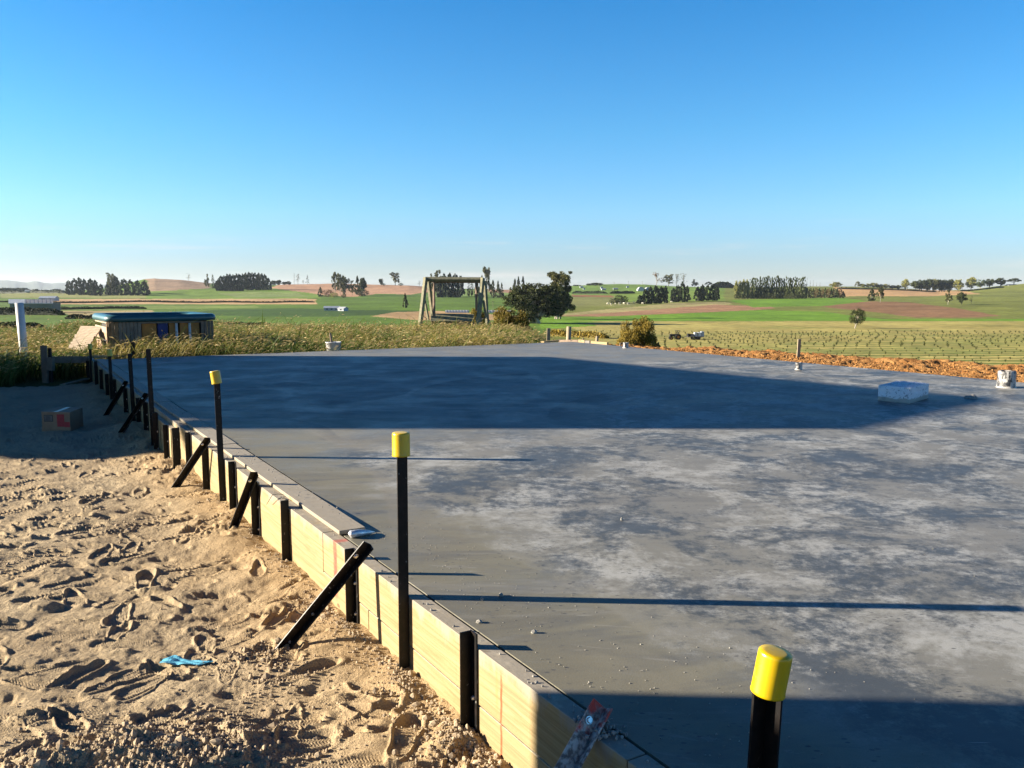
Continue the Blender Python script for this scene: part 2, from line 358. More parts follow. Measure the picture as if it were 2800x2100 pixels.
def sand_mat():
    m, t, NN, LL, bs = new_mat('sand')
    g, s_, m_ = slab_coords(t)
    c = mixc(t, rng(t, noise(t, 1.3, 5, .6), .35, .65), (.34, .25, .145), (.47, .37, .23))
    c = mixc(t, rng(t, noise(t, 190, 3, .7), .40, .62), tuple(x * .62 for x in (.40, .32, .22)), c)
    c = mixc(t, math_(t, 'MULTIPLY', rng(t, noise(t, 60, 3, .6), .6, .68), .6), c, (.16, .13, .10))
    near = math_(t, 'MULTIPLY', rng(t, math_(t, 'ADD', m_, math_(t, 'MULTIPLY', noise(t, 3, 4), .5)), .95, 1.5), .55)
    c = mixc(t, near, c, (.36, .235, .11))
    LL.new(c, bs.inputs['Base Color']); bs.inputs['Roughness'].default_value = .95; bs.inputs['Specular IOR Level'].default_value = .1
    h = math_(t, 'ADD', math_(t, 'MULTIPLY', noise(t, 260, 3, .7), .45), math_(t, 'ADD', math_(t, 'MULTIPLY', noise(t, 75, 4, .65), .9), math_(t, 'MULTIPLY', noise(t, 25, 3), 1.0)))
    bump(t, h, .9, .010, bs)
    return m

M = {}
M['concrete'] = concrete_mat()
s_red, _ = PM(915, 1515, 1.315); s_red2, _ = PM(1368, 1960, 1.315); s_red3, _ = PM(1356, 1850, 1.315)
M['wood'] = wood_mat('pine_formwork', marks=((s_red, .035, (.42, .055, .035), .02, -.30, 1.0), (s_red2, .009, (.34, .05, .015), -.02, -.45, .9), (s_red3, .012, (.30, .18, .06), .0, -.2, .5)))
M['wood2'] = wood_mat('pine_plain', (.34, .26, .13), (.25, .175, .08), cement=False)
M['rebate'] = wood_mat('rebate_timber', (.33, .245, .115), (.24, .165, .07), cement=True)
M['greywood'] = simple('weathered_timber', (.20, .185, .11), .85, .35, 9, bumpd=.004, col2=(.10, .10, .065))
M['palewood'] = simple('pale_post_timber', (.27, .22, .14), .8, .2, 9, bumpd=.003)
M['brown_shadewood'] = simple('brown_and_shaded_timber', (.17, .12, .085), .85, .3, 8, bumpd=.003)  # brown timber; its dark tone also paints shadow on one rail board
M['steel'] = steel_mat()
M['screw'] = simple('zinc_screw', (.62, .60, .58), .3, .1, 20, metal=.9)
M['sand'] = sand_mat()
m, t, NN, LL, bs = new_mat('yellow_plastic')
LL.new(mixc(t, rng(t, noise(t, 28, 6, .75), .54, .70), (.52, .345, .002), (.36, .255, .04)), bs.inputs['Base Color']); bs.inputs['Roughness'].default_value = .32
bs.inputs['Subsurface Weight'].default_value = .12; bs.inputs['Subsurface Radius'].default_value = (.01, .008, .002)
M['yellow'] = m

# ------------------------------------------------------------------ terrain
QK = np.array([0, 16, 20, 30, 38, 50, 80, 120, 200, 300, 450, 700, 1000.])
DL = np.array([1.6, 1.6, 1.62, 1.85, 2.4, 4.3, 6.8, 8.4, 10, 10.5, 10.5, 10, 8.])
DR = np.array([2.1, 2.1, 2.4, 3.3, 4.0, 4.9, 7.0, 8.5, 10, 10.5, 10.5, 10, 8.])
SKU = np.array([-2000, 0, 180, 300, 400, 430, 500, 570, 620, 730, 800, 900, 1000, 1120, 1200, 1330, 1450, 1560, 1650, 1760, 1850, 2000, 2290, 2400, 2480, 2560, 2640, 2720, 2800, 3400, 5000])
SKV = np.array([799, 799, 799, 790, 766, 763, 766, 772, 777, 779, 777, 776, 778, 780, 788, 792, 793, 783, 780, 778, 784, 786, 785, 786, 790, 796, 793, 783, 776, 772, 780.])
def HT(X, Y):
    X = np.asarray(X, float); Y = np.asarray(Y, float)
    r = np.hypot(X, Y); t = np.where((Y > 0) & (np.abs(X) < 1.5 * np.maximum(Y, 1e-6)), X / np.maximum(Y, 1e-6), np.sign(X) * 1.5)
    q = np.where(np.abs(t) < 1.5, np.maximum(Y, 0), r * .5547)
    u = 1400 + F_PX * t
    lq = np.log(q + 5); lk = np.log(QK + 5)
    wr = sstep(1380, 1620, u)
    D = (1 - wr) * np.interp(lq, lk, DL) + wr * np.interp(lq, lk, DR)
    vs = np.interp(u, SKU, SKV); Ds = (vs - 792) * 1500 / F_PX
    D = np.where(q > 1000, 8 + (Ds - 8) * sstep(1000, 1500, q), D)
    Df = np.interp(q, [1500, 2500, 20000], [0, 1, 1])
    D = np.where(q > 1500, Ds + (5.8 - Ds) * sstep(1500, 2500, q), D)
    z = CAMZ - D
    z = z + np.interp(q, [60, 140, 500, 1500], [0, .35, .7, .9]) * fbm(X / 38, Y / 38, 3, 3)
    z = z + np.interp(q, [200, 500, 1500, 2500], [0, 1.6, 2.2, .3]) * fbm(X / 170, Y / 170, 3, 8)
    z = z + .05 * fbm(X / 1.7, Y / 1.7, 3, 4) * (q < 200)
    s = X * DV[0] + Y * DV[1]; mm = X * MV[0] + Y * MV[1]
    ins = (1 - sstep(15.4, 15.95, s)) * (1 - sstep(12.0, 13.0, mm)) * sstep(-12, -10, mm) * sstep(-9, -7, s)
    return z - .32 * ins
def hit(u, v, y0=14., y1=9000.):
    ys = np.exp(np.linspace(math.log(y0), math.log(y1), 5000)); d = ray(u, v)
    p = CAM[None] + d[None] * (ys / d[1])[:, None]
    k = np.nonzero(p[:, 2] < HT(p[:, 0], p[:, 1]))[0]
    if len(k) == 0: return None
    return p[k[0]]
def ground(u, v):
    p = hit(u, v)
    if p is None:
        for dv in range(1, 40):
            p = hit(u, v + dv)
            if p is not None: break
    return p
def inpoly(u, v, poly):
    r = np.zeros(u.shape, bool); n = len(poly)
    for i in range(n):
        x1, y1 = poly[i]; x2, y2 = poly[(i + 1) % n]
        if y1 == y2: continue
        c = ((y1 > v) != (y2 > v)) & (u < (x2 - x1) * (v - y1) / (y2 - y1) + x1); r ^= c
    return r
GREEN = (.080, .140, .016); OLIVE = (.145, .16, .034); TAN = (.36, .28, .13); BROWN = (.20, .112, .055); PINK = (.36, .21, .125); BRIGHT = (.115, .215, .018)
DARKG = (.042, .085, .016); STRAW = (.34, .28, .09)
FIELDS = [
 ([(0, 800), (420, 800), (420, 814), (0, 824)], (.20, .21, .065)),
 ([(0, 815), (420, 815), (420, 846), (0, 850)], GREEN),
 ([(130, 818), (420, 817), (700, 813), (860, 818), (870, 832), (120, 832)], (.40, .26, .13)),
 ([(170, 838), (420, 836), (700, 836), (720, 842), (300, 846), (170, 850)], (.14, .19, .04)),
 ([(170, 850), (420, 848), (410, 860), (200, 868)], (.30, .24, .11)),
 ([(395, 755), (575, 760), (575, 790), (410, 800)], (.29, .20, .13)),
 ([(400, 798), (560, 789), (740, 788), (860, 800), (880, 816), (400, 818)], (.13, .205, .028)),
 ([(600, 802), (700, 798), (810, 800), (845, 812), (640, 813)], (.16, .21, .06)),
 ([(735, 787), (760, 778), (900, 772), (1130, 774), (1210, 790), (1160, 801), (1120, 806), (1040, 803), (960, 812), (880, 806), (800, 795)], PINK),
 ([(480, 858), (600, 846), (800, 843), (1000, 848), (1160, 850), (1100, 858), (900, 866), (700, 866), (560, 862)], DARKG),
 ([(1010, 865), (1080, 853), (1200, 850), (1440, 866), (1440, 876), (1150, 876)], (.38, .25, .12)),
 ([(1200, 792), (1400, 792), (1400, 806), (1160, 812)], (.14, .20, .05)),
 ([(1330, 790), (1400, 790), (1400, 800), (1340, 800)], (.26, .15, .09)),
 ([(1555, 765), (1980, 765), (1980, 812), (1555, 812)], (.115, .185, .033)),
 ([(1565, 806), (1690, 808), (1680, 818), (1565, 818)], (.22, .10, .045)),
 ([(1555, 812), (1740, 812), (1740, 838), (1555, 838)], (.17, .175, .055)),
 ([(1660, 800), (1980, 795), (1980, 822), (1700, 826)], (.14, .205, .03)),
 ([(1530, 858), (1700, 842), (1850, 828), (1990, 826), (2000, 832), (1900, 840), (1760, 850), (1530, 866)], (.30, .26, .11)),
 ([(1530, 864), (1800, 846), (1950, 833), (2110, 838), (2120, 842), (2060, 848), (1850, 857), (1640, 866)], (.29, .165, .09)),
 ([(1480, 868), (1640, 866), (1850, 858), (2090, 848), (2250, 852), (2330, 863), (2420, 872), (2800, 872), (4000, 875), (4000, 884), (2800, 881), (2300, 886), (1900, 884), (1650, 890), (1480, 900)], BRIGHT),
 ([(1990, 820), (2300, 814), (2380, 825), (2250, 836), (2060, 840)], BRIGHT),
 ([(2240, 838), (2380, 823), (2480, 826), (2600, 841), (2740, 864), (2680, 868), (2500, 868), (2400, 854), (2300, 845)], BROWN),
 ([(2280, 785), (2460, 790), (2640, 796), (2680, 804), (2540, 810), (2310, 810)], (.42, .26, .12)),
 ([(2800, 780), (4200, 780), (4200, 872), (2800, 872)], OLIVE),
]
def build_ground():
    # angular grid, dense across the view
    t = np.concatenate([np.linspace(-math.pi, -.78, 60)[:-1], np.linspace(-.78, .78, 1150), np.linspace(.78, math.pi, 60)[1:]])
    r = np.concatenate([[1.0, 4, 8], np.exp(np.linspace(math.log(11), math.log(10400), 620))])
    T, Rr = np.meshgrid(t, r); X = Rr * np.sin(T); Y = Rr * np.cos(T); Z = HT(X, Y)
    u = 1400 + F_PX * X / np.maximum(Y, 1e-3); cz = (Z - CAMZ)
    dep = Y * FW[1] + cz * FW[2]; v = 1050 - F_PX * (Y * UP[1] + cz * UP[2]) / np.maximum(dep, 1e-3)
    u = 1400 + F_PX * X / np.maximum(dep, 1e-3)
    q = np.maximum(Y, Rr * .5547)
    col = np.empty(X.shape + (3,)); col[:] = GREEN
    pass
    # jitter the field borders a little so that they are not ruled lines
    right = u + (v - 860) * 1.1 + 25 * fbm(X / 40, Y / 40, 3, 90) > 1545; col[(~right) & (q > 0)] = GREEN; col[right & (q > 40)] = OLIVE
    uj = u + 10 * fbm(X / 30, Y / 30, 3, 21); vj = v + .8 * fbm(X / 25, Y / 25, 3, 22)
    ok = Y > 40
    for poly, c in FIELDS:
        k = inpoly(uj, vj, poly) & ok; col[k] = c
    # planted field: mown straw with greener strips along the rows
    wv = Y + .10 * X + 3.2 * np.sin(X / 24.) + 1.5 * np.sin(X / 9. + Y / 30)
    st = .5 + .5 * np.sin(wv * 2 * math.pi / 6.4)
    pf = (q > 40) & (v > 878) & (u > 1610 + 90 * fbm(X / 20, Y / 12, 3, 91) - (v - 878) * .8) | ((q > 40) & (q < 235) & (u > 2500) & (v > 876))
    amt = sstep(.35, .85, st + .35 * fbm(X / 6, Y / 6, 3, 5)) * np.interp(q, [50, 110, 200], [1, .8, .3])
    pc = np.array(STRAW) * (1 - amt[..., None]) + np.array((.075, .115, .016)) * amt[..., None]
    gm = sstep(.1, .5, fbm(X / 26, Y / 18, 3, 31))[..., None] * .35
    pc = pc * (1 - gm) + np.array((.10, .15, .03)) * gm
    col[pf] = pc[pf]
    # soft streaks of rougher pasture in every field
    n = fbm(X / 14, Y / 22, 4, 41)[..., None]; big = fbm(X / 90, Y / 60, 3, 43)[..., None]
    far = (q > 40)[..., None]
    col = np.where(far, col * (1 + .30 * n + .22 * big), col)
    nr = q < 42
    gcol = np.array((.075, .085, .025)) * (1 + .3 * fbm(X / 1.2, Y / 1.2, 3, 44)[..., None])
    sndc = np.array((.40, .30, .18)) * np.ones_like(gcol)
    s = X * DV[0] + Y * DV[1]; k = s < 15.7
    col[nr] = np.where(k[nr][..., None], sndc[nr], gcol[nr])
    m, t_, bs = attr_mat('field_ground', .95, (.35, .62, 1.35), spec=.1)
    g = noise(t_, 1.2, 6, .7)
    bump(t_, g, .6, .12, bs)
    V = np.stack([X, Y, Z], -1).reshape(-1, 3)
    o = bpy.data.objects.new('ground', np_mesh('ground', V, grid_faces(*X.shape), m, np.clip(col, .01, .9).reshape(-1, 3), True)); COL.objects.link(o)
    tag(o, 'rolling farmland of green pasture, brown ploughed fields and a planted paddock', kind='structure')
build_ground()

def mountains():
    m = simple('mountain_forest', (.06, .085, .06), .95, .3, .002, objspace=False)
    pts = [(-900, 790), (-400, 784), (-150, 778), (0, 771), (30, 770), (60, 774), (85, 777), (100, 773), (112, 773), (130, 777), (150, 779), (172, 777), (200, 779), (300, 782), (420, 786), (560, 792)]
    uu = np.linspace(-900, 560, 400); vv = np.interp(uu, [p[0] for p in pts], [p[1] for p in pts]) + .8 * fbm(uu / 14., uu * 0 + 3, 3, 5)
    rows = 24; V = []
    for j in range(rows):
        f = j / (rows - 1)
        Yc = 7600 + 2400 * f; h = math.sin(min(f * 1.5, 1) * math.pi / 2)
        top = (792 - vv) / F_PX * 9200 + CAMZ + 14
        zz = -8 + (top + 8) * (h + .18 * fbm(uu / 22., uu * 0 + f * 4, 3, 9) * (1 - h))
        V.append(np.stack([(uu - 1400) / F_PX * Yc, np.full_like(uu, Yc), zz], -1))
    V = np.concatenate(V)
    o = bpy.data.objects.new('mountains', np_mesh('mountains', V, grid_faces(rows, 400), m, None, True)); COL.objects.link(o)
    tag(o, 'low blue mountain range on the far left horizon', kind='structure')
mountains()

# ------------------------------------------------------------------ sand yard
def sand_h(X, Y):
    s = X * DV[0] + Y * DV[1]; mm = X * MV[0] + Y * MV[1]
    z = -.345 - .02 * sstep(7, 9, s) + .035 * fbm(X / .9, Y / .9, 3, 50) + .022 * fbm(X / .28, Y / .28, 3, 51)
    rid = 1 - np.abs(fbm(X / .22 + 2 * fbm(X, Y, 2, 7), Y / .10, 3, 52)); z += .016 * (rid - .8)
    z += .006 * fbm(X / .045, Y / .045, 3, 53) * sstep(-.2, .5, fbm(X / .5, Y / .5, 2, 54) + .35)
    # drifted up against the boards
    z += .045 * sstep(.75, 1.25, mm) * (1 + .8 * fbm(X / .3, Y / .3, 2, 55))
    # footprints
    rs = np.random.default_rng(4); prints = []
    for i in range(640):
        y = 2.4 + 6.6 * rs.random() ** 1.15; x = -.62 * y - .3 + (y * .62 + .9) * rs.random()
        prints.append((x, y, rs.normal(.35, .75) + (math.pi if rs.random() < .3 else 0), rs.uniform(.007, .022), rs.uniform(.72, 1.0)))
    for (x, y, a, dp, sc_) in prints:
        if (x * MV[0] + y * MV[1]) > 1.2: continue
        k = (np.abs(X - x) < .26) & (np.abs(Y - y) < .26)
        if not k.any(): continue
        dx = X[k] - x; dy = Y[k] - y; ca, sa = math.cos(a), math.sin(a)
        px = (dx * ca + dy * sa) / sc_; py = (-dx * sa + dy * ca) / sc_
        wd = .047 + .012 * np.clip(px / .15, -1, 1) - .010 * np.exp(-((px + .03) / .05) ** 2)
        e = np.sqrt((px / .150) ** 2 + (py / wd) ** 2)
        ins = sstep(1.06, .90, e)
        rim = np.exp(-((e - 1.16) / .13) ** 2)
        tread = .0014 * np.sin((px + .012 * np.abs(((py / .02) % 2) - 1)) * 2 * math.pi / .012) * (y < 4.2)
        zz = z[k]; ref = zz.mean() - dp * .5
        z[k] = zz * (1 - ins * .8) + (ref - .35 * dp * np.sign(a) * px / .15 + tread) * ins * .8 + rim * dp * .45
    # scuffed lumps, heel digs
    for i in range(200):
        y = 2.5 + 6 * rs.random(); x = -.62 * y - .2 + (y * .62 + .6) * rs.random(); r0 = rs.uniform(.02, .06); h = rs.choice([-1, 1], p=[.65, .35]) * r0 * .4
        k = (np.abs(X - x) < .2) & (np.abs(Y - y) < .2)
        if k.any():
            e = np.sqrt(np.maximum(((X[k] - x) / (r0 * 1.9)) ** 2 + ((Y[k] - y) / r0) ** 2 + .3 * fbm(X[k] / .03, Y[k] / .03, 2, 60), 0)); z[k] += h * sstep(1.1, .4, e)
    # coarse heap at the bottom of the picture and along the wall foot
    for (u0, v0, rr, hh) in ((330, 2075, .20, .05), (560, 2070, .26, .05), (140, 2110, .2, .04), (1250, 2040, .1, .03)):
        p = P(u0, v0, -.34); e = np.hypot(X - p[0], (Y - p[1]) * 1.3) / rr
        z += hh * sstep(1.3, .1, e + .35 * fbm(X / .08, Y / .08, 3, 61))
    # fall away below the grass bank
    z -= .5 * sstep(15.8, 16.4, s + .5 * fbm(X / .8, Y / .8, 2, 62)) + 1.0 * sstep(1.5, 2.2, mm)
    return z
def build_sand():
    v = np.concatenate([np.arange(1000, 1100, 2.0), np.arange(1100, 2330, 2.15), np.arange(2330, 4200, 40)])
    u = np.concatenate([np.linspace(-2400, -260, 60)[:-1], np.arange(-260, 1500, 2.25), np.linspace(1500, 2300, 40)[1:]])
    # rows at even steps seen from standing height: fine close by, coarse far off
    th = np.arctan2(v - 1050, F_PX) + PITCH; Yr = 1.56 / np.tan(th)
    Yg = np.repeat(Yr[:, None], len(u), 1); Xg = (u[None, :] - 1400) / F_PX * Yg / 1.0
    Z = sand_h(Xg, Yg)
    V = np.stack([Xg, Yg, Z], -1).reshape(-1, 3)
    o = bpy.data.objects.new('sand_yard', np_mesh('sand_yard', V, grid_faces(len(v), len(u)), M['sand'], None, True)); COL.objects.link(o)
    tag(o, 'trodden pale sand yard with footprints beside the formwork', kind='structure')
build_sand()
def sz_at(x, y):
    return float(sand_h(np.array([[x]], float), np.array([[y]], float))[0, 0])

# clods and gravel lying on the sand
def lump_cloud(name, pts, sizes, mat, label, seed=1, kind='stuff', zfun=None):
    rs = np.random.default_rng(seed)
    bm = bmesh.new(); bmesh.ops.create_icosphere(bm, subdivisions=1, radius=1); base = np.array([v.co[:] for v in bm.verts]); fc = np.array([[v.index for v in f.verts] for f in bm.faces]) if False else None
    bm.verts.index_update(); fc = np.array([[v.index for v in f.verts] for f in bm.faces]); bm.free()
    n = len(pts); nb = len(base)
    V = base[None] * (1 + .35 * (rs.random((n, nb, 1)) - .5)) * np.array(sizes)[:, None, None] * rs.uniform(.6, 1.25, (n, 1, 3))
    V = V + np.asarray(pts)[:, None, :]; Fc = fc[None] + (np.arange(n) * nb)[:, None, None]
    o = bpy.data.objects.new(name, np_mesh(name, V.reshape(-1, 3), Fc.reshape(-1, 3), mat)); COL.objects.link(o)
    return tag(o, label, kind=kind)
def gravel():
    rs = np.random.default_rng(8); X = []; Y = []; S = []
    def put(x, y, s):
        X.append(x); Y.append(y); S.append(s)
    for i in range(1900):   # along the wall foot, mostly at the near end
        s = 1.5 + 2.6 * rs.random() ** 1.4; m = 1.30 - abs(rs.normal(0, .07)) - .01; p = W(s, m); put(p[0], p[1], rs.uniform(.003, .010))
    for i in range(900):
        s = 3.4 + 5 * rs.random(); m = 1.29 - abs(rs.normal(0, .06)); p = W(s, m); put(p[0], p[1], rs.uniform(.003, .010))
    for (u0, v0, sd, n) in ((420, 2080, .13, 1500), (600, 2050, .16, 1500), (150, 2090, .14, 600), (280, 2100, .14, 700), (760, 1860, .10, 260), (700, 1790, .06, 200), (330, 1440, .12, 220), (30, 1530, .14, 260), (1300, 2060, .09, 700), (1180, 1900, .08, 350)):
        p = P(u0, v0, -.34)
        for i in range(n): put(p[0] + rs.normal(0, sd * 1.3), p[1] + rs.normal(0, sd), rs.uniform(.003, .012))
    for i in range(3600):
        y = 2.4 + 6.5 * rs.random() ** 1.5; x = -.62 * y - .3 + (y * .62 + .9) * rs.random()
        if fbm(np.array(x / .4), np.array(y / .4), 2, 77) > -.05: put(x, y, rs.uniform(.0025, .0075))
    X = np.array(X)[None]; Y = np.array(Y)[None]; S = np.array(S); k = (X[0] * MV[0] + Y[0] * MV[1]) < 1.305
    Z = sand_h(X, Y)[0]; pts = np.stack([X[0], Y[0], Z + S * .25], -1)[k]
    lump_cloud('gravel', pts, S[k] * .50 * np.exp(.45 * np.random.default_rng(77).normal(size=int(k.sum()))), simple('sandy_clods', (.36, .28, .18), .95, .55, 60, objspace=False, col2=(.20, .155, .11)), 'loose gravel and sand clods scattered over the sand', 3)
gravel()

# ------------------------------------------------------------------ slab and formwork
SB = 15.99; MR = 11.2; ZB = -.36
def slab_z(S, Mm):
    z = .017 * sstep(3.92, 5.0, S + .25 * (Mm - 1.4)) - .017 * (Mm > 2.2) * 0
    z = z - .045 * ((S > 3.925) & (Mm < 1.521)) - .012 * (Mm < 1.3895)
    return z + .0015 * fbm(S / .5, Mm / .5, 3, 81)
ss_ = np.unique(np.concatenate([np.arange(-3, 3.9, .15), [3.92, 3.93, 4.0], np.arange(4.1, SB, .15), [SB]])); mm_ = np.concatenate([[1.385, 1.389, 1.390, 1.45, 1.5195, 1.5215, 1.56], np.arange(1.7, MR, .15), [MR]])
S_, M_ = np.meshgrid(ss_, mm_); Z_ = slab_z(S_, M_); V = np.stack([S_ * DV[0] + M_ * MV[0], S_ * DV[1] + M_ * MV[1], Z_], -1).reshape(-1, 3)
c4 = [W(-3, 1.385), W(SB, 1.385), W(SB, MR), W(-3, MR)]
slab = bpy.data.objects.new('concrete_slab', np_mesh('concrete_slab', V, grid_faces(*S_.shape), M['concrete'], None, False)); COL.objects.link(slab)
bmh = bmesh.new(); bmh.from_mesh(slab.data)
q8 = [bmh.verts.new(tuple(p + np.array([0, 0, zz]))) for zz in (-.34, -.03) for p in c4]
for f_ in ((0, 1, 2, 3), (0, 1, 5, 4), (1, 2, 6, 5), (2, 3, 7, 6), (3, 0, 4, 7)): bmh.faces.new([q8[i] for i in f_])
bmh.to_mesh(slab.data); bmh.free()
tag(slab, 'large flat grey concrete slab fresh with curing blotches and trowel arcs', 'slab')
Rsm = Matrix((DV, -MV, (0, 0, 1))).transposed()      # local x along the form, local y outward
def brd(name, s0, s1, m0, m1, z0, z1, mat, parent=None, bev=.002, b_=None):
    b = b_ or MB(); b.box(W((s0 + s1) / 2, (m0 + m1) / 2, (z0 + z1) / 2), (abs(s1 - s0), abs(m1 - m0), z1 - z0), Rsm, bev)
    return None if b_ else b.build(name, mat, parent)
fw = empty('formwork', W(8, 1.35, 0), 'long pine board formwork along the near left side of the slab', 'formwork')
J = [-2.6, 1.62, 4.02, 7.98, 12.2, 17.0]
for i in range(5):
    brd('board', J[i] + .003, J[i + 1] - .003, 1.316, 1.380, -.195 if i < 2 else -.205, 0.0, M['wood'], fw)
J2 = [-2.6, .2, 3.42, 5.9, 10.1, 14.0, 17.0]
for i in range(6):
    brd('board', J2[i] + .003, J2[i + 1] - .003, 1.3175, 1.379, -.50, -.203 if J2[i] > 4 else -.201, M['wood'], fw)
brd('board', 7.95, 9.35, 1.262, 1.3145, -.46, -.045, M['wood'], fw)
# rebate timber lying on the slab edge
rb = empty('rebate_strip', W(10, 1.45, 0), 'cement smeared pine strip lying along the left edge of the slab', 'timber strip')
Jr = [3.93, 6.65, 8.62, 9.55, 11.9, 16.1]
for i in range(5):
    brd('board', Jr[i] + .004, Jr[i + 1] - .004, 1.372 if i != 1 else 1.376, 1.508 + .005 * (i % 2), .0015, .022 + .002 * (i % 2), M['rebate'], rb)
fb = empty('formwork', W(16.02, 6, 0), 'thin pine formwork edge along the grassy back of the slab', 'formwork')
for a, c_ in ((1.3, 4.9), (4.9, 8.3), (8.3, 11.25)): brd('board', 15.993, 16.038, a + .003, c_ - .003, -.34, .006, M['wood2'], fb)
fr = empty('formwork', W(6, 11.22, 0), 'thin pine formwork edge beside the orange clay on the right', 'formwork')
for a, c_ in ((-3, 1.2), (1.2, 5.2), (5.2, 9.0), (9.0, 12.6), (12.6, 15.99)): brd('board', a + .003, c_ - .003, 11.203, 11.248, -.34, .006, M['wood2'], fr)

# ------------------------------------------------------------------ angle iron stakes
def angle_mesh(h, wd=.045, th=.005, flip=1):
    b = MB(); sg = flip
    # parallel flange (against the board, y=0..th), towards -x ; perpendicular flange sticks out in +y
    poly = [(0, 0), (-wd * sg, 0), (-wd * sg, th), (-th * sg, th), (-th * sg, wd), (0, wd)]
    b.prism([(x, y, 0) for x, y in poly], (0, 0, 0), (0, 0, h)); return b
def screw(b, p, nrm, r=.0075):
    p = Vector(p); n = Vector(nrm).normalized(); b.tube([p - n * .001, p + n * .003], [r * 1.25, r * 1.25], 10); b.tube([p + n * .003, p + n * .008], [r, r * .8], 6); return b
def cap_build(parent, base, axis, r=.0345, h=.09):
    b = MB(); A = Vector(axis).normalized(); base = Vector(base)
    q = A.to_track_quat('Z', 'Y').to_matrix(); n = 32; prof = [(r * 1.01, 0), (r * 1.03, .002), (r, .006), (r * .995, h - .007), (r * .975, h - .002), (r * .93, h), (r * .6, h + .0008), (0.001, h + .001)]
    vs = []; fs = []
    for (rr, z) in [(r * .93, .0)] + prof:
        for j in range(n): vs.append(base + q @ Vector((rr * math.cos(2 * math.pi * j / n), rr * math.sin(2 * math.pi * j / n), z)))
    for i in range(len(prof)):
        for j in range(n): fs.append((i * n + j, i * n + (j + 1) % n, (i + 1) * n + (j + 1) % n, (i + 1) * n + j))
    fs.append(tuple(len(prof) * n + j for j in range(n))); b.add(vs, fs)
    return b.build('cap', M['yellow'], parent, True)
def stake(u, vt, vb, label, m=1.292, tall=False, cap=False, flip=1, wd=.045, lean=(0, 0), screws=((.38,), (.78,)), captilt=(0, 0), h0=None, group=None, plane=1.29):
    s, zt = PM(u, vt, plane); _, zb = PM(u, vb, plane)
    if cap: zt -= .012
    face = 1.3145 if plane > 1.25 else plane + .024
    base = W(s + .015 * flip, face, 0); ht = zt + .75
    o = empty('steel_post' if tall else 'steel_stake', (base[0], base[1], zb), label, 'post' if tall else 'stake', group)
    rot = Matrix((DV, -MV, (0, 0, 1))).transposed().to_4x4()
    b = angle_mesh(ht - (.045 if cap else 0), wd, .0055, flip); lx, ly = lean
    vs = []
    for v in b.v:
        q = rot.to_3x3() @ Vector(v); k = (q.z - .75) ; vs.append((base[0] + q.x + lx * k, base[1] + q.y + ly * k, q.z - .75))
    b2 = MB(); b2.v = vs; b2.f = b.f; b2.m = b.m
    bar = b2.build('bar', M['steel'], o)
    nrm = Vector(-MV)
    if screws:
        for (f,) in screws:
            z = zt - (zt - zb) * f if not tall else (-.03 - .26 * f)
            p = W(s + .015 * flip - .024 * flip, face, 0) - MV * .0055; p = Vector((p[0] + lx * z, p[1] + ly * z, z))
            sb = MB(); screw(sb, p, nrm); sb.build('screw', M['screw'], o)
    if cap:
        c = base + (-DV * .018 * flip - MV * .018); top = Vector((c[0] + lx * (zt - .085), c[1] + ly * (zt - .085), zt - .085 + .006))
        cap_build(o, top, (lx + captilt[0], ly + captilt[1], 1))
    return o
GS = 'short black steel stakes screwed to the formwork'; GT = 'tall black steel posts standing along the formwork'
stake(1277, 1730, 2015, 'nearest short black steel stake, two bright screws, between the orange streak and the capped post', group=GS, screws=((.62,), (.93,)))
stake(957, 1502, 1718, 'short black steel stake behind the top of the longest diagonal brace', group=GS, screws=((.42,), (.80,)))
stake(775, 1367, 1540, 'short black steel stake alone on the bright board left of the red paint mark', group=GS, screws=None, flip=-1)
stake(695, 1318, 1465, 'short black stake crossed by the second diagonal brace from the camera', group=GS, screws=((.45,), (.85,)))
stake(633, 1263, 1410, 'short black stake just right of the second capped post', group=GS, screws=((.45,), (.83,)))
stake(557, 1212, 1330, 'short black stake at the head of the third diagonal brace', group=GS, screws=None, flip=-1)
stake(506, 1183, 1282, 'narrow short stake left of the third diagonal brace', group=GS, screws=((.7,),), plane=1.27)
stake(481, 1169, 1279, 'broad dark stake in the middle of the three close together on the proud board', group=GS, screws=None, flip=-1, wd=.06, plane=1.22)
stake(452, 1162, 1268, 'short stake left of the broad dark one on the proud board', group=GS, screws=((.4,), (.8,)), plane=1.22)
stake(423, 1128, 1238, 'short stake with two bright screws right beside the uncapped tall post', group=GS, screws=((.45,), (.85,)), plane=1.22)
stake(396, 1100, 1180, 'dark short stake left of the uncapped tall post nearest the camera', group=GS, screws=((.4,), (.8,)))
stake(376, 1088, 1168, 'dark short stake crossed by the shaded diagonal brace', group=GS, screws=((.4,), (.8,)))
stake(341, 1062, 1132, 'dark short stake behind the farthest diagonal brace', group=GS, screws=((.4,), (.8,)))
stake(311, 1037, 1092, 'short stake right of the farther yellow capped post by the sand', group=GS, screws=((.6,),))
for (u, a, bb) in ((291, 1022, 1080), (275, 1010, 1070), (261, 987, 1062), (239, 986, 1045)):
    stake(u, a, bb, 'one of the small dark stakes bunched at the far end of the formwork', group='far end stakes of the formwork', screws=None, flip=-1, wd=.05)
stake(2076, 1778, 2100, 'nearest steel post with a tilted yellow cap at the lower right', tall=True, cap=True, lean=(.035, 0), screws=None, wd=.043, captilt=(.11, -.04), group=GT, flip=1)
stake(1091, 1183, 1845, 'tall black steel post with an upright yellow cap left of the picture centre', tall=True, cap=True, lean=(.004, 0), screws=None, wd=.042, group=GT, flip=-1)
stake(592, 1014, 1373, 'tall black post with a slightly crooked yellow cap near the big shadow on the slab', tall=True, cap=True, lean=(-.012, 0), screws=None, wd=.042, captilt=(-.13, 0), group=GT, flip=-1)
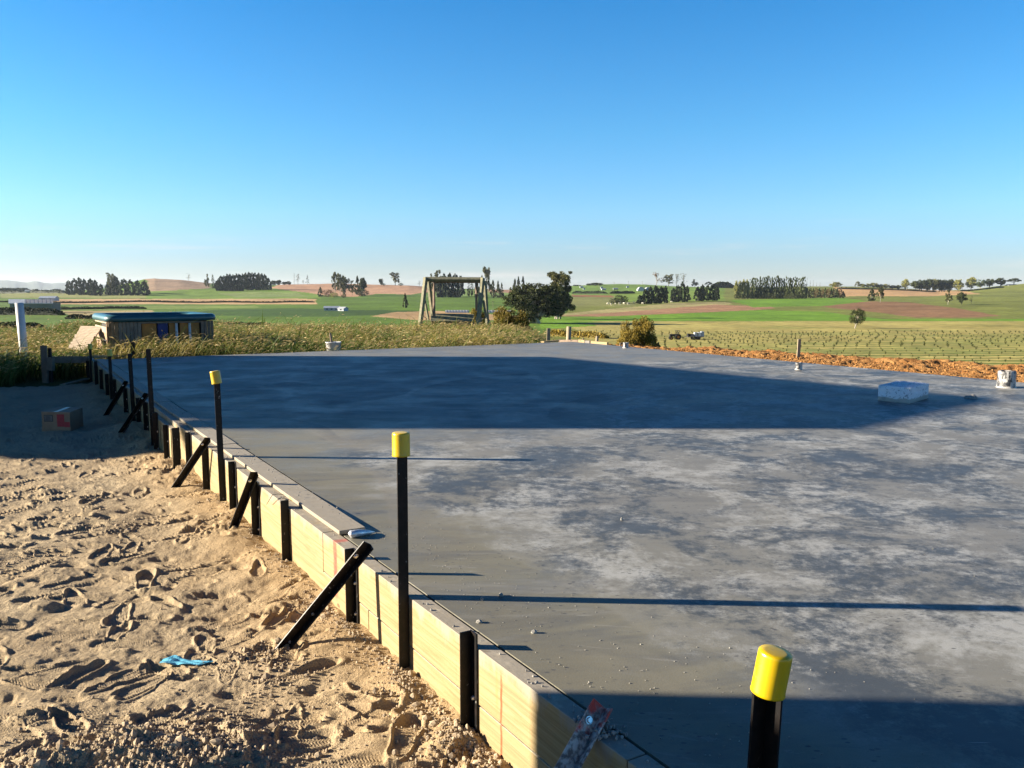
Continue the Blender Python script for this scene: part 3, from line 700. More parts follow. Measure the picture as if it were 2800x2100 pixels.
stake(406, 954, 1222, 'tall uncapped black post, the nearer of two uncapped ones standing in shade', tall=True, lean=(-.012, 0), screws=None, wd=.044, group=GT, flip=-1, plane=1.22)
stake(355, 967, 1135, 'tall uncapped black post in shade, second uncapped one from the camera', tall=True, screws=((.4,), (.9,)), wd=.044, lean=(-.015, 0), group=GT, flip=-1)
stake(298, 956, 1090, 'shaded post with a dull yellow cap in front of the wooden rail', tall=True, cap=True, screws=None, wd=.042, group=GT, flip=-1)
stake(245, 940, 1046, 'farthest yellow capped post below the leaning slatted panel', tall=True, cap=True, screws=None, wd=.042, group=GT, flip=-1)
# back formwork post
p = P(341, 975, 0); o = empty('steel_post', (p[0], p[1], 0), 'short black post standing behind the far left corner of the slab', 'post', GT)
bm_ = MB(); bm_.box((p[0], p[1] + .35, .03), (.06, .06, .42)); bm_.build('bar', M['steel'], o)
def brace(ut, vt, mt, ub, vb, label, wd=.044, mb=None, mat=None, name='diagonal_brace', group='steel diagonal braces holding the formwork'):
    s, z = PM(ut, vt, mt); a = Vector(W(s, mt, z))
    if mb is None: q = Vector(P(ub, vb, -.36))
    else: s2, z2 = PM(ub, vb, mb); q = Vector(W(s2, mb, z2))
    d = (q - a).normalized(); q = q + d * .12
    o = empty(name, a, label, 'brace', group)
    n = Vector(MV); x = d.cross(n).normalized(); y = x.cross(d).normalized()
    if x.y > 0: pass
    b = MB(); th = .005
    # L section: flange facing the camera plus a lip
    vx = x if (x.dot(Vector((0, -1, 0))) > 0) else -x
    side = d.cross(vx).normalized();
    if side.z < 0: side = -side
    poly = [Vector((0, 0, 0)), side * wd, side * wd + vx * th, side * th + vx * th, side * th + vx * wd * .8, vx * wd * .8]
    poly = [p_ - side * wd * .5 for p_ in poly]
    b.prism([a + p_ - d * .03 for p_ in poly], (0, 0, 0), (q - a) + d * .03)
    b.build('bar', mat or M['steel'], o)
    for k in ((.06,) if mat is None else (.09,)):
        sb = MB(); screw(sb, a + (q - a) * k + side * wd * .12 + vx * th, vx, .009); sb.build('screw', M['screw'], o)
    for k in (.50, .72, .90):
        if mat is None and wd > .04 and vt > 1400:
            sb = MB(); screw(sb, a + (q - a) * k - side * wd * .3 + vx * th, vx, .005); sb.build('screw', M['screw'], o)
    return o
brace(992, 1498, 1.27, 752, 1790, 'longest and nearest black diagonal brace, foot in the sand')
brace(690, 1300, 1.27, 627, 1464, 'steep black diagonal brace, second from the camera')
brace(562, 1203, 1.27, 470, 1340, 'black diagonal brace left of the crooked yellow cap, foot in scooped sand')
brace(396, 1080, 1.25, 322, 1193, 'shaded diagonal brace beside the nearer uncapped tall post')
brace(342, 1046, 1.25, 286, 1138, 'farthest diagonal brace, standing in the shade near the cardboard box')
m, t, NN, LL, bs = new_mat('red_painted_cemented_steel')
g = pos(t); n_ = noise(t, 22, 5, .65, g); zz = NN.new('ShaderNodeSeparateXYZ'); LL.new(g, zz.inputs[0])
f = rng(t, math_(t, 'ADD', n_, math_(t, 'MULTIPLY', zz.outputs[2], -2.2)), .30, .44)
LL.new(mixc(t, f, (.42, .03, .015), mixc(t, rng(t, noise(t, 60, 4), .4, .6), (.12, .10, .09), (.42, .40, .36))), bs.inputs['Base Color']); bs.inputs['Roughness'].default_value = .6
bump(t, n_, .9, .012, bs)
brace(1624, 1950, 1.34, 1535, 2110, 'red painted brace end crusted with cement on top of the nearest board', wd=.048, mb=1.20, mat=m)
# cement crust where the red brace sits
s0, _ = PM(1640, 1990, 1.35)
rs = np.random.default_rng(5); pts = []; sz = []
for i in range(160):
    a = rs.normal(0, .04); pts.append(W(s0 + a, 1.345 + rs.normal(0, .022), .004 + abs(rs.normal(0, .008)) * max(0, 1 - abs(a) / .09))); sz.append(rs.uniform(.002, .008))
cement = simple('dry_cement', (.30, .285, .25), .9, .4, 30, objspace=False, col2=(.14, .13, .12))
lump_cloud('cement_crumbs', pts, sz, cement, 'crust of cement splashes around the foot of the red brace', 9)

# crumbs on slab
rs = np.random.default_rng(15); pts = []; sz = []
for i in range(520):
    s = 1.2 + 3.2 * rs.random(); m_ = 1.45 + abs(rs.normal(0, .35)); pts.append(W(s, m_, .001)); sz.append(rs.uniform(.0008, .0026))
for i in range(160): pts.append(W(3.95 - 6 * rs.random() + 8 * rs.random(), 1.5 + 7 * rs.random(), .001)); sz.append(rs.uniform(.0010, .0035))
for i in range(260): pts.append(W(rs.uniform(1.3, 15.9), rs.uniform(1.325, 1.372), .002)); sz.append(rs.uniform(.0015, .006))
for i in range(160): pts.append(W(rs.uniform(4, 12), rs.uniform(1.39, 1.50), .036)); sz.append(rs.uniform(.0015, .005))
for (u, v) in ((1318, 1638), (1370, 1627), (1310, 1700), (1460, 1728), (1700, 1420), (2194, 1275)): pts.append(P(u, v, .004)); sz.append(.011)
lump_cloud('concrete_crumbs', pts, sz, cement, 'scattered crumbs and pebbles lying on the concrete surface', 19)
# ------------------------------------------------------------------ orange clay bench on the right
def build_bench():
    s = np.arange(-3, 15.9, .035); m = np.arange(11.20, 19.0, .035); S, Mm = np.meshgrid(s, m)
    X = S * DV[0] + Mm * MV[0]; Y = S * DV[1] + Mm * MV[1]
    edge = 11.25 + np.interp(S, [-3, 3, 6, 10, 14, 15.9], [6.0, 5.2, 4.3, 3.2, 2.3, .6]) + .35 * fbm(S / .9, Mm * 0 + 2, 3, 70)
    z = -.13 + .04 * fbm(X / .5, Y / .5, 3, 71) + .06 * np.abs(fbm(X / .16, Y / .16, 4, 72, .65)) + .03 * fbm(X / .06, Y / .06, 2, 73)
    z += .05 * sstep(.9, .2, np.abs(edge - .35 - Mm)) * (.5 + fbm(X / .7, Y / .7, 2, 74))
    z = z - .55 * np.maximum(Mm - edge, 0) - .10 * sstep(11.5, 11.2, Mm)
    m_, t, NN, LL, bs = new_mat('orange_clay')
    c = mixc(t, rng(t, noise(t, 4, 6, .7), .35, .65), (.24, .105, .032), (.38, .205, .075))
    c = mixc(t, rng(t, noise(t, 30, 4, .7), .58, .7), c, (.17, .075, .03))
    LL.new(c, bs.inputs['Base Color']); bs.inputs['Roughness'].default_value = .95; bs.inputs['Specular IOR Level'].default_value = .1
    bump(t, noise(t, 22, 5, .7), .9, .05, bs)
    V = np.stack([X, Y, z], -1).reshape(-1, 3)
    o = bpy.data.objects.new('clay_bank', np_mesh('clay_bank', V, grid_faces(*X.shape), m_, None, True)); COL.objects.link(o)
    tag(o, 'rough orange clay bank along the right edge of the slab', kind='structure')
    rs = np.random.default_rng(3); n = 4200; ss = rs.uniform(0, 15.6, n); mm = 11.3 + np.abs(rs.normal(0, 1, n)) * np.interp(ss, [0, 15], [2.6, .9])
    k = mm < 11.25 + np.interp(ss, [-3, 3, 6, 10, 14, 15.9], [6.0, 5.2, 4.3, 3.2, 2.3, .6]); ss, mm = ss[k], mm[k]
    pts = np.stack([ss * DV[0] + mm * MV[0], ss * DV[1] + mm * MV[1], np.full(len(ss), -.095)], -1)
    lump_cloud('clay_clods', pts, rs.uniform(.008, .028, len(ss)) * rs.random(len(ss)) ** .5, m_, 'crumbled orange clay clods along the right bank', 23)
build_bench()

# ------------------------------------------------------------------ trees
LM = dict(pine=leaf_mat('pine_foliage', (.020, .034, .018), .45, .1), dark=leaf_mat('dark_foliage', (.036, .050, .020), .45, .15),
          gum=leaf_mat('gum_foliage', (.075, .085, .042), .45, .2), poplar=leaf_mat('poplar_foliage', (.055, .080, .030), .5, .2),
          olive=leaf_mat('olive_bush_foliage', (.175, .145, .035), .45, .25), light=leaf_mat('light_foliage', (.17, .19, .075), .4, .3),
          bare=leaf_mat('dry_foliage', (.17, .12, .09), .3, .3), teal=leaf_mat('grey_green_foliage', (.10, .14, .09), .35, .25), brown=leaf_mat('brown_foliage', (.09, .05, .03), .4, .1))
BARK = simple('bark', (.10, .085, .065), .9, .4, 2); BARKP = simple('pale_bark', (.34, .30, .24), .85, .4, 2)
def clumps(kind, rs):
    C = []
    def a(x, y, z, r): C.append((x, y, z, r))
    if kind in ('pine', 'poplar', 'con', 'norfolk'):
        n = {'pine': 70, 'poplar': 46, 'con': 60, 'norfolk': 44}[kind]
        for i in range(n):
            t = rs.random() ** (.8 if kind != 'poplar' else 1)
            if kind == 'pine': r = .46 * min(1, (t + .02) * 7) * (1 - t) ** .42
            elif kind == 'poplar': r = .42 * math.sin(math.pi * (.06 + .90 * t)) ** .5
            elif kind == 'con': r = .48 * (1 - t) ** .8 * min(1, (t + .03) * 9)
            else: t = (round(t * 7) + .3) / 8; r = .5 * (1 - t) * .95
            ang = rs.random() * 6.283; q = r * (.55 + .5 * rs.random())
            z0 = {'pine': .03, 'poplar': .05, 'con': .04, 'norfolk': .1}[kind]
            a(q * math.cos(ang), q * math.sin(ang), z0 + (1 - z0) * t * .96, (.10 if kind == 'pine' else .075) * (1 - .55 * t) * rs.uniform(.7, 1.35))
    elif kind == 'round':
        for i in range(64):
            v = rs.normal(size=3); v /= np.linalg.norm(v); v *= rs.random() ** .3; a(v[0] * .40, v[1] * .40, .53 + v[2] * .40, rs.uniform(.07, .15))
    elif kind == 'spread':     # broad, low skirted
        for i in range(120):
            v = rs.normal(size=3); v /= np.linalg.norm(v); v *= rs.random() ** .25
            zz = .50 + v[2] * .44; sk = 1.0 if zz > .45 else .85; a(v[0] * .44 * sk, v[1] * .44 * sk, max(zz, .14), rs.uniform(.06, .12))
    elif kind == 'gum':
        for i in range(24):
            t = .26 + .70 * rs.random(); ang = rs.random() * 6.283; q = (.10 + .30 * rs.random()) * (1.2 - t * .5)
            for j in range(3): a(q * math.cos(ang) + rs.normal(0, .05), q * math.sin(ang) + rs.normal(0, .05), t + rs.normal(0, .035), rs.uniform(.045, .095))
    elif kind == 'sparse':
        for i in range(26):
            t = .40 + .6 * rs.random(); ang = rs.random() * 6.283; q = .05 + .38 * rs.random() * (1.15 - t * .6); a(q * math.cos(ang), q * math.sin(ang), t, rs.uniform(.03, .06))
    elif kind == 'thin':
        for i in range(30):
            t = .2 + .8 * rs.random(); ang = rs.random() * 6.283; q = .30 * rs.random() * (1.1 - t); a(q * math.cos(ang), q * math.sin(ang), t, .035)
    elif kind == 'bush':
        for i in range(130):
            v = rs.normal(size=3); v /= np.linalg.norm(v); v *= rs.random() ** .22; zz = .46 + v[2] * .50; sk = .80 + .2 * min(1, max(zz, 0) * 3)
            a(v[0] * .42 * sk, v[1] * .42 * sk, max(zz, .05), rs.uniform(.07, .13))
    elif kind == 'umbrella':
        for i in range(50):
            ang = rs.random() * 6.283; q = .46 * rs.random() ** .5; a(q * math.cos(ang), q * math.sin(ang), .50 + .42 * rs.random() * 0 + .38 * (1 - (q / .46) ** 2) + rs.normal(0, .03), rs.uniform(.05, .10))
    return C
def crown_mesh(name, kind, n, leaf, mat, seed, droop=0.0):
    rs = np.random.default_rng(seed); C = np.array(clumps(kind, rs)); w_ = C[:, 3] ** 2; idx = rs.choice(len(C), n, p=w_ / w_.sum())
    v = rs.normal(size=(n, 3)); v /= np.linalg.norm(v, axis=1)[:, None]; v *= (rs.random((n, 1)) ** .45) * C[idx, 3][:, None]
    c = C[idx, :3] + v * np.array([1.1, 1.1, .85]); c[:, 2] = np.clip(c[:, 2], .01, 1.02)
    d1 = rs.normal(size=(n, 3)) + np.array([0, 0, -droop]); d1 /= np.linalg.norm(d1, axis=1)[:, None]
    d2 = np.cross(d1, rs.normal(size=(n, 3))); d2 /= np.linalg.norm(d2, axis=1)[:, None]
    sz = leaf * rs.uniform(.55, 1.3, (n, 1)); a = d1 * sz * (1.4 if droop else 1.0); b = d2 * sz * (.45 if droop else .62)
    V = np.stack([c - a, c + b * .9 - a * .1, c + a, c - b * .9 + a * .1], 1).reshape(-1, 3)
    F = np.arange(4 * n).reshape(n, 4)
    cc = np.clip(np.repeat(rs.random(n) * .5 + (rs.random(len(C))[idx]) * .5, 4), 0, 1)
    return np_mesh(name, V, F, mat, np.repeat(cc[:, None], 3, 1))
def trunk_mesh(name, kind, mat, seed, thick=.03, limbs=6, multi=1):
    rs = np.random.default_rng(seed + 99); b = MB(); C = np.array(clumps(kind, np.random.default_rng(seed)))
    top = {'gum': .75, 'sparse': .9, 'round': .6, 'spread': .35, 'bush': .3, 'umbrella': .62, 'thin': 1.0}.get(kind, .9)
    for k in range(multi):
        ox, oy = (rs.normal(0, .10), rs.normal(0, .06)) if multi > 1 else (0, 0)
        lean = rs.normal(0, .03, 2) * (5 if multi > 1 else 1)
        b.tube([(ox, oy, -.03), (ox + lean[0] * .3, oy + lean[1] * .3, top * .3), (ox + lean[0], oy + lean[1], top * .65), (ox * .5 + lean[0], oy * .5, top)], [thick * 1.25, thick, thick * .7, thick * .25], 7)
    for i in rs.choice(len(C), min(limbs, len(C)), replace=False):
        c = C[i]; z0 = min(c[2] * .55, top * .7); b.tube([(0, 0, z0), (c[0] * .5, c[1] * .5, (z0 + c[2]) / 2 + .02), (c[0], c[1], c[2])], [thick * .5, thick * .32, thick * .12], 5)
    return b.mesh(name, (mat,), True)
LIB = {}
def proto(key, kind, n, leaf, mat, bark=BARK, thick=.03, limbs=6, variants=3, multi=1, droop=0.):
    LIB[key] = [(crown_mesh('crown_' + key, kind, n, leaf, mat, 100 * len(LIB) + i, droop), trunk_mesh('trunk_' + key, kind, bark, 100 * len(LIB) + i, thick, limbs, multi)) for i in range(variants)]
proto('pine', 'pine', 2200, .062, LM['pine']); proto('poplar', 'poplar', 1500, .055, LM['poplar'], thick=.022, variants=4)
proto('con', 'con', 1700, .055, LM['dark']); proto('norfolk', 'norfolk', 420, .03, LM['dark'], thick=.015, variants=1)
proto('round', 'round', 1900, .05, LM['dark']); proto('gum', 'gum', 1500, .042, LM['gum'], BARKP, .022, 12)
proto('sparse', 'sparse', 420, .020, LM['gum'], BARKP, .018, 18); proto('thin', 'thin', 220, .02, LM['gum'], BARKP, .012, 16, 2)
proto('light', 'round', 1700, .046, LM['light'], BARKP); proto('pinktree', 'sparse', 900, .024, LM['bare'], BARKP, .018, 18, 1)
proto('teal', 'round', 1600, .046, LM['teal'], BARKP); proto('umbrella', 'umbrella', 1500, .045, LM['dark'], BARK, .03, 10)
proto('shrub', 'bush', 900, .045, LM['dark'], variants=3); proto('brownshrub', 'bush', 900, .04, LM['brown'], variants=1); proto('limeshrub', 'bush', 900, .045, LM['light'], variants=2)
proto('bigtree', 'spread', 22000, .019, LM['dark'], BARKP, .030, 24, 1, 5); proto('biggum', 'gum', 9000, .022, LM['gum'], BARKP, .02, 20, 1)
proto('olive', 'bush', 26000, .018, LM['olive'], BARK, .02, 10, 2, 1, 1.0)
proto('leaning', 'round', 4200, .022, LM['dark'], BARKP, .03, 12, 1)
TC = {}
def tree(u, vb, vt, key, wpx, label, group=None, name='tree', Y=None, lean=0.0, catg='tree', base=None):
    if base is None:
        p = PY(u, vb, Y) if Y else ground(u, vb)
        p = np.array([p[0], p[1], float(HT(p[0], p[1]))])
    else: p = np.array(base)
    k = TC.get(key, 0); TC[key] = k + 1; cm, tm = LIB[key][k % len(LIB[key])]
    h = float(PY(u, vt, p[1])[2] - p[2]) * (1.07 if p[1] > 300 else 1.0); wd = wpx / F_PX * p[1] * (1.15 if p[1] > 100 else 1.08)
    o = empty(name, p, label, catg, group)
    for nm, me in (('crown', cm), ('trunk', tm)):
        c = bpy.data.objects.new(nm, me); COL.objects.link(c); c.parent = o; c.scale = (wd, wd, h)
        c.rotation_euler = (0, lean, (k * 1.7) % 6.28 if not lean else 0)
    return o
G1 = 'dark conifers of the left horizon clump'
for i, (u, vb, vt, w_) in enumerate(((189, 806, 769, 20), (204, 806, 764, 22), (219, 807, 762, 26), (232, 806, 765, 20), (249, 808, 764, 26), (262, 808, 768, 18), (277, 808, 778, 15))):
    tree(u, vb, vt, 'pine', w_, 'one of the dark bluish conifers in the small clump on the far left', G1, 'conifer_tree')
tree(306, 808, 752, 'gum', 34, 'tall loose crowned gum rising above the far left conifer clump', name='gum_tree')
tree(291, 808, 782, 'limeshrub', 10, 'tiny pale green shrub in the gap of the far left conifer clump', name='shrub', catg='shrub')
for (u, vb, vt, w_) in ((300, 808, 768, 24), (318, 808, 759, 28), (340, 808, 765, 28), (358, 808, 767, 24), (376, 808, 769, 24), (396, 808, 769, 26)):
    tree(u, vb, vt, 'pine', w_, 'dense dark conifer in the block right of the tall far left gum', 'dark conifers right of the far left gum', 'conifer_tree')
tree(516, 771, 749, 'sparse', 17, 'small lone bare tree on the crest of the left brown hill', name='small_tree', Y=1440)
tree(566, 792, 753, 'gum', 15, 'thin ragged tree at the left end of the hilltop plantation', name='gum_tree'); tree(583, 790, 753, 'poplar', 8, 'narrow upright tree beside the left end of the plantation', name='poplar_tree')
for i in range(17):
    u = 596 + i * 8.6; tree(u, 795 - 2 * (i > 8), [766, 757, 756, 752, 752, 753, 751, 752, 751, 748, 747, 748, 749, 749, 750, 752, 762][i], 'pine', 20, 'dark plantation pine in the long block on the left skyline', 'plantation pines on the left skyline', 'pine_tree')
for u, vt, w_ in ((748, 767, 20), (762, 766, 16), (778, 770, 16), (790, 769, 14)): tree(u, 781, vt, 'round', w_, 'low dark tree trailing right of the skyline plantation', 'low skyline trees right of the plantation', Y=1430)
tree(805, 779, 747, 'thin', 11, 'thin spire tree on the skyline left of the forked bare one', name='thin_tree', Y=1430); tree(815, 779, 750, 'sparse', 16, 'forked nearly bare tree on the skyline', name='bare_tree', Y=1430)
tree(829, 779, 766, 'sparse', 10, 'tiny dead tree left of the pyramid shaped skyline tree', name='bare_tree', Y=1430); tree(841, 778, 751, 'norfolk', 12, 'small pyramid shaped tree with layered branches on the skyline', name='norfolk_pine', Y=1430)
tree(876, 811, 786, 'con', 17, 'small dark cone shaped tree left of the white farmhouse', name='conifer_tree')
tree(897, 812, 793, 'brownshrub', 34, 'brown bush behind the white farmhouse', name='bush', catg='bush'); tree(914, 813, 800, 'limeshrub', 22, 'yellow green round bush behind the farmhouse roof', name='bush', catg='bush'); tree(940, 815, 801, 'shrub', 14, 'small dark bush at the right end of the farmhouse', name='bush', catg='bush')
tree(917, 807, 750, 'gum', 26, 'tall pale stemmed gum left in the group above the farmhouse', name='gum_tree'); tree(930, 808, 753, 'gum', 26, 'tall airy gum above the white farmhouse', name='gum_tree')
tree(942, 806, 758, 'round', 34, 'broad dark tree above the white farmhouse', name='dark_tree')
tree(963, 808, 771, 'gum', 20, 'shorter pale stemmed gum in the middle of the farmhouse group', name='gum_tree'); tree(978, 807, 757, 'con', 22, 'dark pointed tree in the farmhouse group', name='conifer_tree'); tree(991, 807, 759, 'round', 24, 'round dark tree at the right of the farmhouse group', name='dark_tree'); tree(990, 810, 790, 'shrub', 36, 'dark low bush under the right of the farmhouse group', name='bush', catg='bush')
tree(1042, 779, 762, 'round', 13, 'small round tree on the brown hill crest', name='small_tree', Y=1430); tree(1049, 779, 775, 'shrub', 12, 'tiny low bush on the brown hill crest', name='bush', Y=1430, catg='bush')
tree(1081, 780, 748, 'gum', 34, 'open crowned gum alone on the brown hill crest', name='gum_tree', Y=1430); tree(1096, 780, 774, 'shrub', 14, 'low bush right of the gum on the brown hill', name='bush', Y=1430, catg='bush'); tree(1147, 784, 768, 'sparse', 12, 'small sparse tree left of the timber swing frame', name='small_tree', Y=1430)
tree(1108, 842, 803, 'con', 17, 'small dark upright tree alone in the green pasture', name='conifer_tree')
for u, vt, w_ in ((1188, 752, 30), (1203, 746, 34)): tree(u, 812, vt, 'gum', w_, 'ragged gum behind the left half of the swing frame', 'gums behind the swing frame', 'gum_tree')
for u, vt, w_ in ((1196, 760, 26), (1214, 752, 26), (1230, 751, 26), (1245, 752, 26), (1259, 758, 24)): tree(u, 813, vt, 'pine', w_, 'big dark tree seen through the swing frame', 'dark trees seen through the swing frame', 'dark_tree')
for u, vt, w_ in ((1282, 770, 9), (1290, 772, 9)): tree(u, 812, vt, 'poplar', w_, 'thin dark tree seen through the right of the swing frame', 'thin trees inside the swing frame', 'poplar_tree')
for u, vt, w_ in ((1303, 764, 18), (1316, 762, 22), (1348, 768, 18), (1362, 770, 16), (1372, 775, 14)): tree(u, 814, vt, 'con', w_, 'dark conifer behind the right end of the swing frame', 'conifers behind the right of the swing frame', 'conifer_tree')
tree(1331, 812, 737, 'gum', 32, 'tallest ragged gum just right of the swing frame top', name='gum_tree')
for u, vt in ((1408, 764), (1418, 760), (1430, 758)): tree(u, 812, vt, 'con', 18, 'dark conifer rising behind the left of the big round tree', 'conifers behind the big round tree', 'conifer_tree')
tree(1462, 884, 771, 'bigtree', 150, 'big broad dark tree with pale trunks in the middle distance', name='broad_tree')
tree(1532, 872, 754, 'biggum', 84, 'tall brownish gum behind the big broad tree', name='gum_tree'); tree(1522, 872, 775, 'bigtree', 66, 'dark tree joined to the right of the big broad tree', name='broad_tree')
tree(1395, 946, 835, 'olive', 116, 'golden olive bush right of the swing frame', name='olive_bush', catg='bush', Y=46); tree(1304, 930, 836, 'olive', 66, 'golden olive bush half hidden behind the swing frame', name='olive_bush', catg='bush', Y=52)
p_ = PY(1742, 955, 44); tree(1742, 955, 862, 'olive', 108, 'round golden green bush standing beyond the far right slab corner', name='olive_bush', catg='bush', Y=44)
tree(1790, 948, 925, 'teal', 40, 'low grey green plant right of the round golden bush', name='low_plant', catg='plant', Y=44)
for u, vt, w_ in ((1577, 779, 26), (1613, 775, 22), (1628, 773, 26), (1640, 774, 18)): tree(u, 787, vt, 'round', w_, 'dark hilltop tree left of the domes', 'hilltop trees left of the domes', Y=1420)
for u, vt, w_ in ((1678, 815, 26), (1693, 807, 26), (1706, 810, 24)): tree(u, 830, vt, 'shrub', w_, 'dark scrub tree in the dip left of the conifer blocks', 'scrub trees left of the conifer blocks')
for u, vb, vt, w_ in ((1750, 831, 808, 20), (1764, 831, 792, 22), (1778, 831, 786, 24), (1793, 830, 784, 24), (1808, 830, 786, 24), (1820, 829, 784, 18)): tree(u, vb, vt, 'pine', w_, 'dark conifer of the first block on the middle right', 'first conifer block', 'conifer_tree')
tree(1795, 788, 747, 'pinktree', 32, 'pinkish leafless tree on the middle right skyline', name='bare_tree', Y=1380); tree(1828, 790, 753, 'gum', 36, 'dark gum right of the pinkish leafless tree', name='gum_tree', Y=1380); tree(1850, 788, 750, 'sparse', 26, 'sparse skyline tree with bare upper twigs', name='bare_tree', Y=1380); tree(1868, 788, 749, 'sparse', 24, 'sparse leaning skyline tree above the second conifer block', name='bare_tree', Y=1380)
for u, vb, vt, w_ in ((1841, 826, 790, 20), (1853, 826, 782, 20), (1866, 826, 773, 20), (1878, 825, 784, 18)): tree(u, vb, vt, 'pine', w_, 'dark conifer of the second block on the middle right', 'second conifer block', 'conifer_tree')
for u, vb, vt, w_ in ((1907, 823, 786, 20), (1920, 823, 780, 20), (1934, 822, 782, 20), (1948, 822, 779, 20), (1960, 822, 784, 18)): tree(u, vb, vt, 'pine', w_, 'dark conifer of the third block on the middle right', 'third conifer block', 'conifer_tree')
tree(1900, 787, 766, 'gum', 20, 'small gum on the skyline between the conifer blocks', name='gum_tree', Y=1380); tree(1937, 788, 770, 'umbrella', 18, 'flat topped tree on the skyline above the third block', name='flat_topped_tree', Y=1380)
for u, vt in ((2012, 771), (2022, 768), (2033, 766), (2043, 768)): tree(u, 817, vt, 'light', 15, 'lighter leafy tree at the left end of the tall shelter belt', 'lighter trees of the shelter belt', 'shelter_tree')
for i in range(19):
    u = 2052 + i * 8.0; tree(u, 816, 759 + 5 * math.sin(i * 2.1) ** 2 - (2 if 3 < i < 10 else 0) + (5 if i == 0 else 0), 'poplar', 17, 'tall narrow shelter belt tree in the long row on the right', 'tall trees of the shelter belt', 'poplar_tree')
for i, u in enumerate((2205, 2214, 2222, 2231, 2241)): tree(u, 815, 764 + 3 * i, 'thin', 9, 'thin leafless tree near the right end of the shelter belt', 'thin leafless trees of the shelter belt', 'bare_tree')
for i in range(13): tree(2207 + i * 8.2, 815, 788 + (i % 3) + (9 if i == 12 else 0), 'brownshrub' if i % 2 else 'con', 13, 'low brown dark tree in the short right part of the shelter belt', 'low trees of the shelter belt', 'low_tree')
for i in range(24): tree(2012 + i * 8.2, 817, 803, 'shrub', 12, 'dark undergrowth bush at the foot of the shelter belt', 'undergrowth bushes of the shelter belt', 'bush', catg='bush')
tree(2285, 789, 771, 'light', 34, 'pale airy tree on the skyline right of the shelter belt', name='pale_tree', Y=1400)
for u, vt, w_, k in ((2345, 771, 16, 'gum'), (2357, 776, 18, 'light'), (2374, 776, 18, 'light'), (2388, 773, 22, 'light'), (2405, 777, 22, 'round'), (2422, 777, 22, 'light'), (2440, 780, 20, 'round'), (2455, 780, 18, 'round')): tree(u, 791, vt, k, w_, 'small rounded tree in the low skyline row on the right', 'low skyline row on the right', 'small_tree', Y=1400)
tree(2476, 792, 765, 'light', 26, 'pale dome shaped tree left of the right skyline wood', name='pale_tree', Y=1400)
for u, vt, w_, k in ((2503, 768, 26, 'round'), (2520, 765, 26, 'round'), (2536, 764, 28, 'round'), (2553, 763, 28, 'light'), (2568, 764, 26, 'round'), (2582, 765, 24, 'round'), (2597, 765, 24, 'round'), (2534, 772, 26, 'light'), (2575, 772, 22, 'light')): tree(u, 796, vt, k, w_, 'dense tree of the wood on the right skyline', 'wood on the right skyline', 'wood_tree', Y=1380)
tree(2620, 797, 764, 'light', 28, 'yellow green tree at the right end of the skyline wood', name='pale_tree', Y=1370); tree(2655, 796, 759, 'light', 28, 'tallest pale tree right of the skyline wood', name='pale_tree', Y=1370); tree(2681, 789, 764, 'teal', 28, 'mint green pale tree between dark ones on the right skyline', name='pale_tree', Y=1390)
tree(2705, 787, 762, 'round', 24, 'dark flat crowned tree right of the mint green one', name='dark_tree', Y=1390); tree(2736, 784, 760, 'round', 28, 'dark round tree left of the hilltop house', name='dark_tree', Y=1390); tree(2772, 782, 761, 'umbrella', 32, 'dark flat crowned tree over the hilltop house', name='dark_tree', Y=1390)
tree(2383, 823, 790, 'con', 25, 'dark dense tree, left one of the pair in the right pasture', name='conifer_tree'); tree(2407, 827, 787, 'gum', 24, 'lighter ragged tree, right one of the pair in the right pasture', name='gum_tree')
tree(2592, 833, 797, 'gum', 20, 'slim tree on the far right slope beside the dark round one', name='gum_tree'); tree(2629, 832, 800, 'round', 26, 'dark round tree on the far right slope', name='dark_tree'); tree(2656, 832, 811, 'sparse', 12, 'broken dead tree on the far right slope', name='dead_tree')
tree(2338, 898, 838, 'leaning', 44, 'dark leaning tree alone at the edge of the planted paddock', name='leaning_tree', lean=.18)

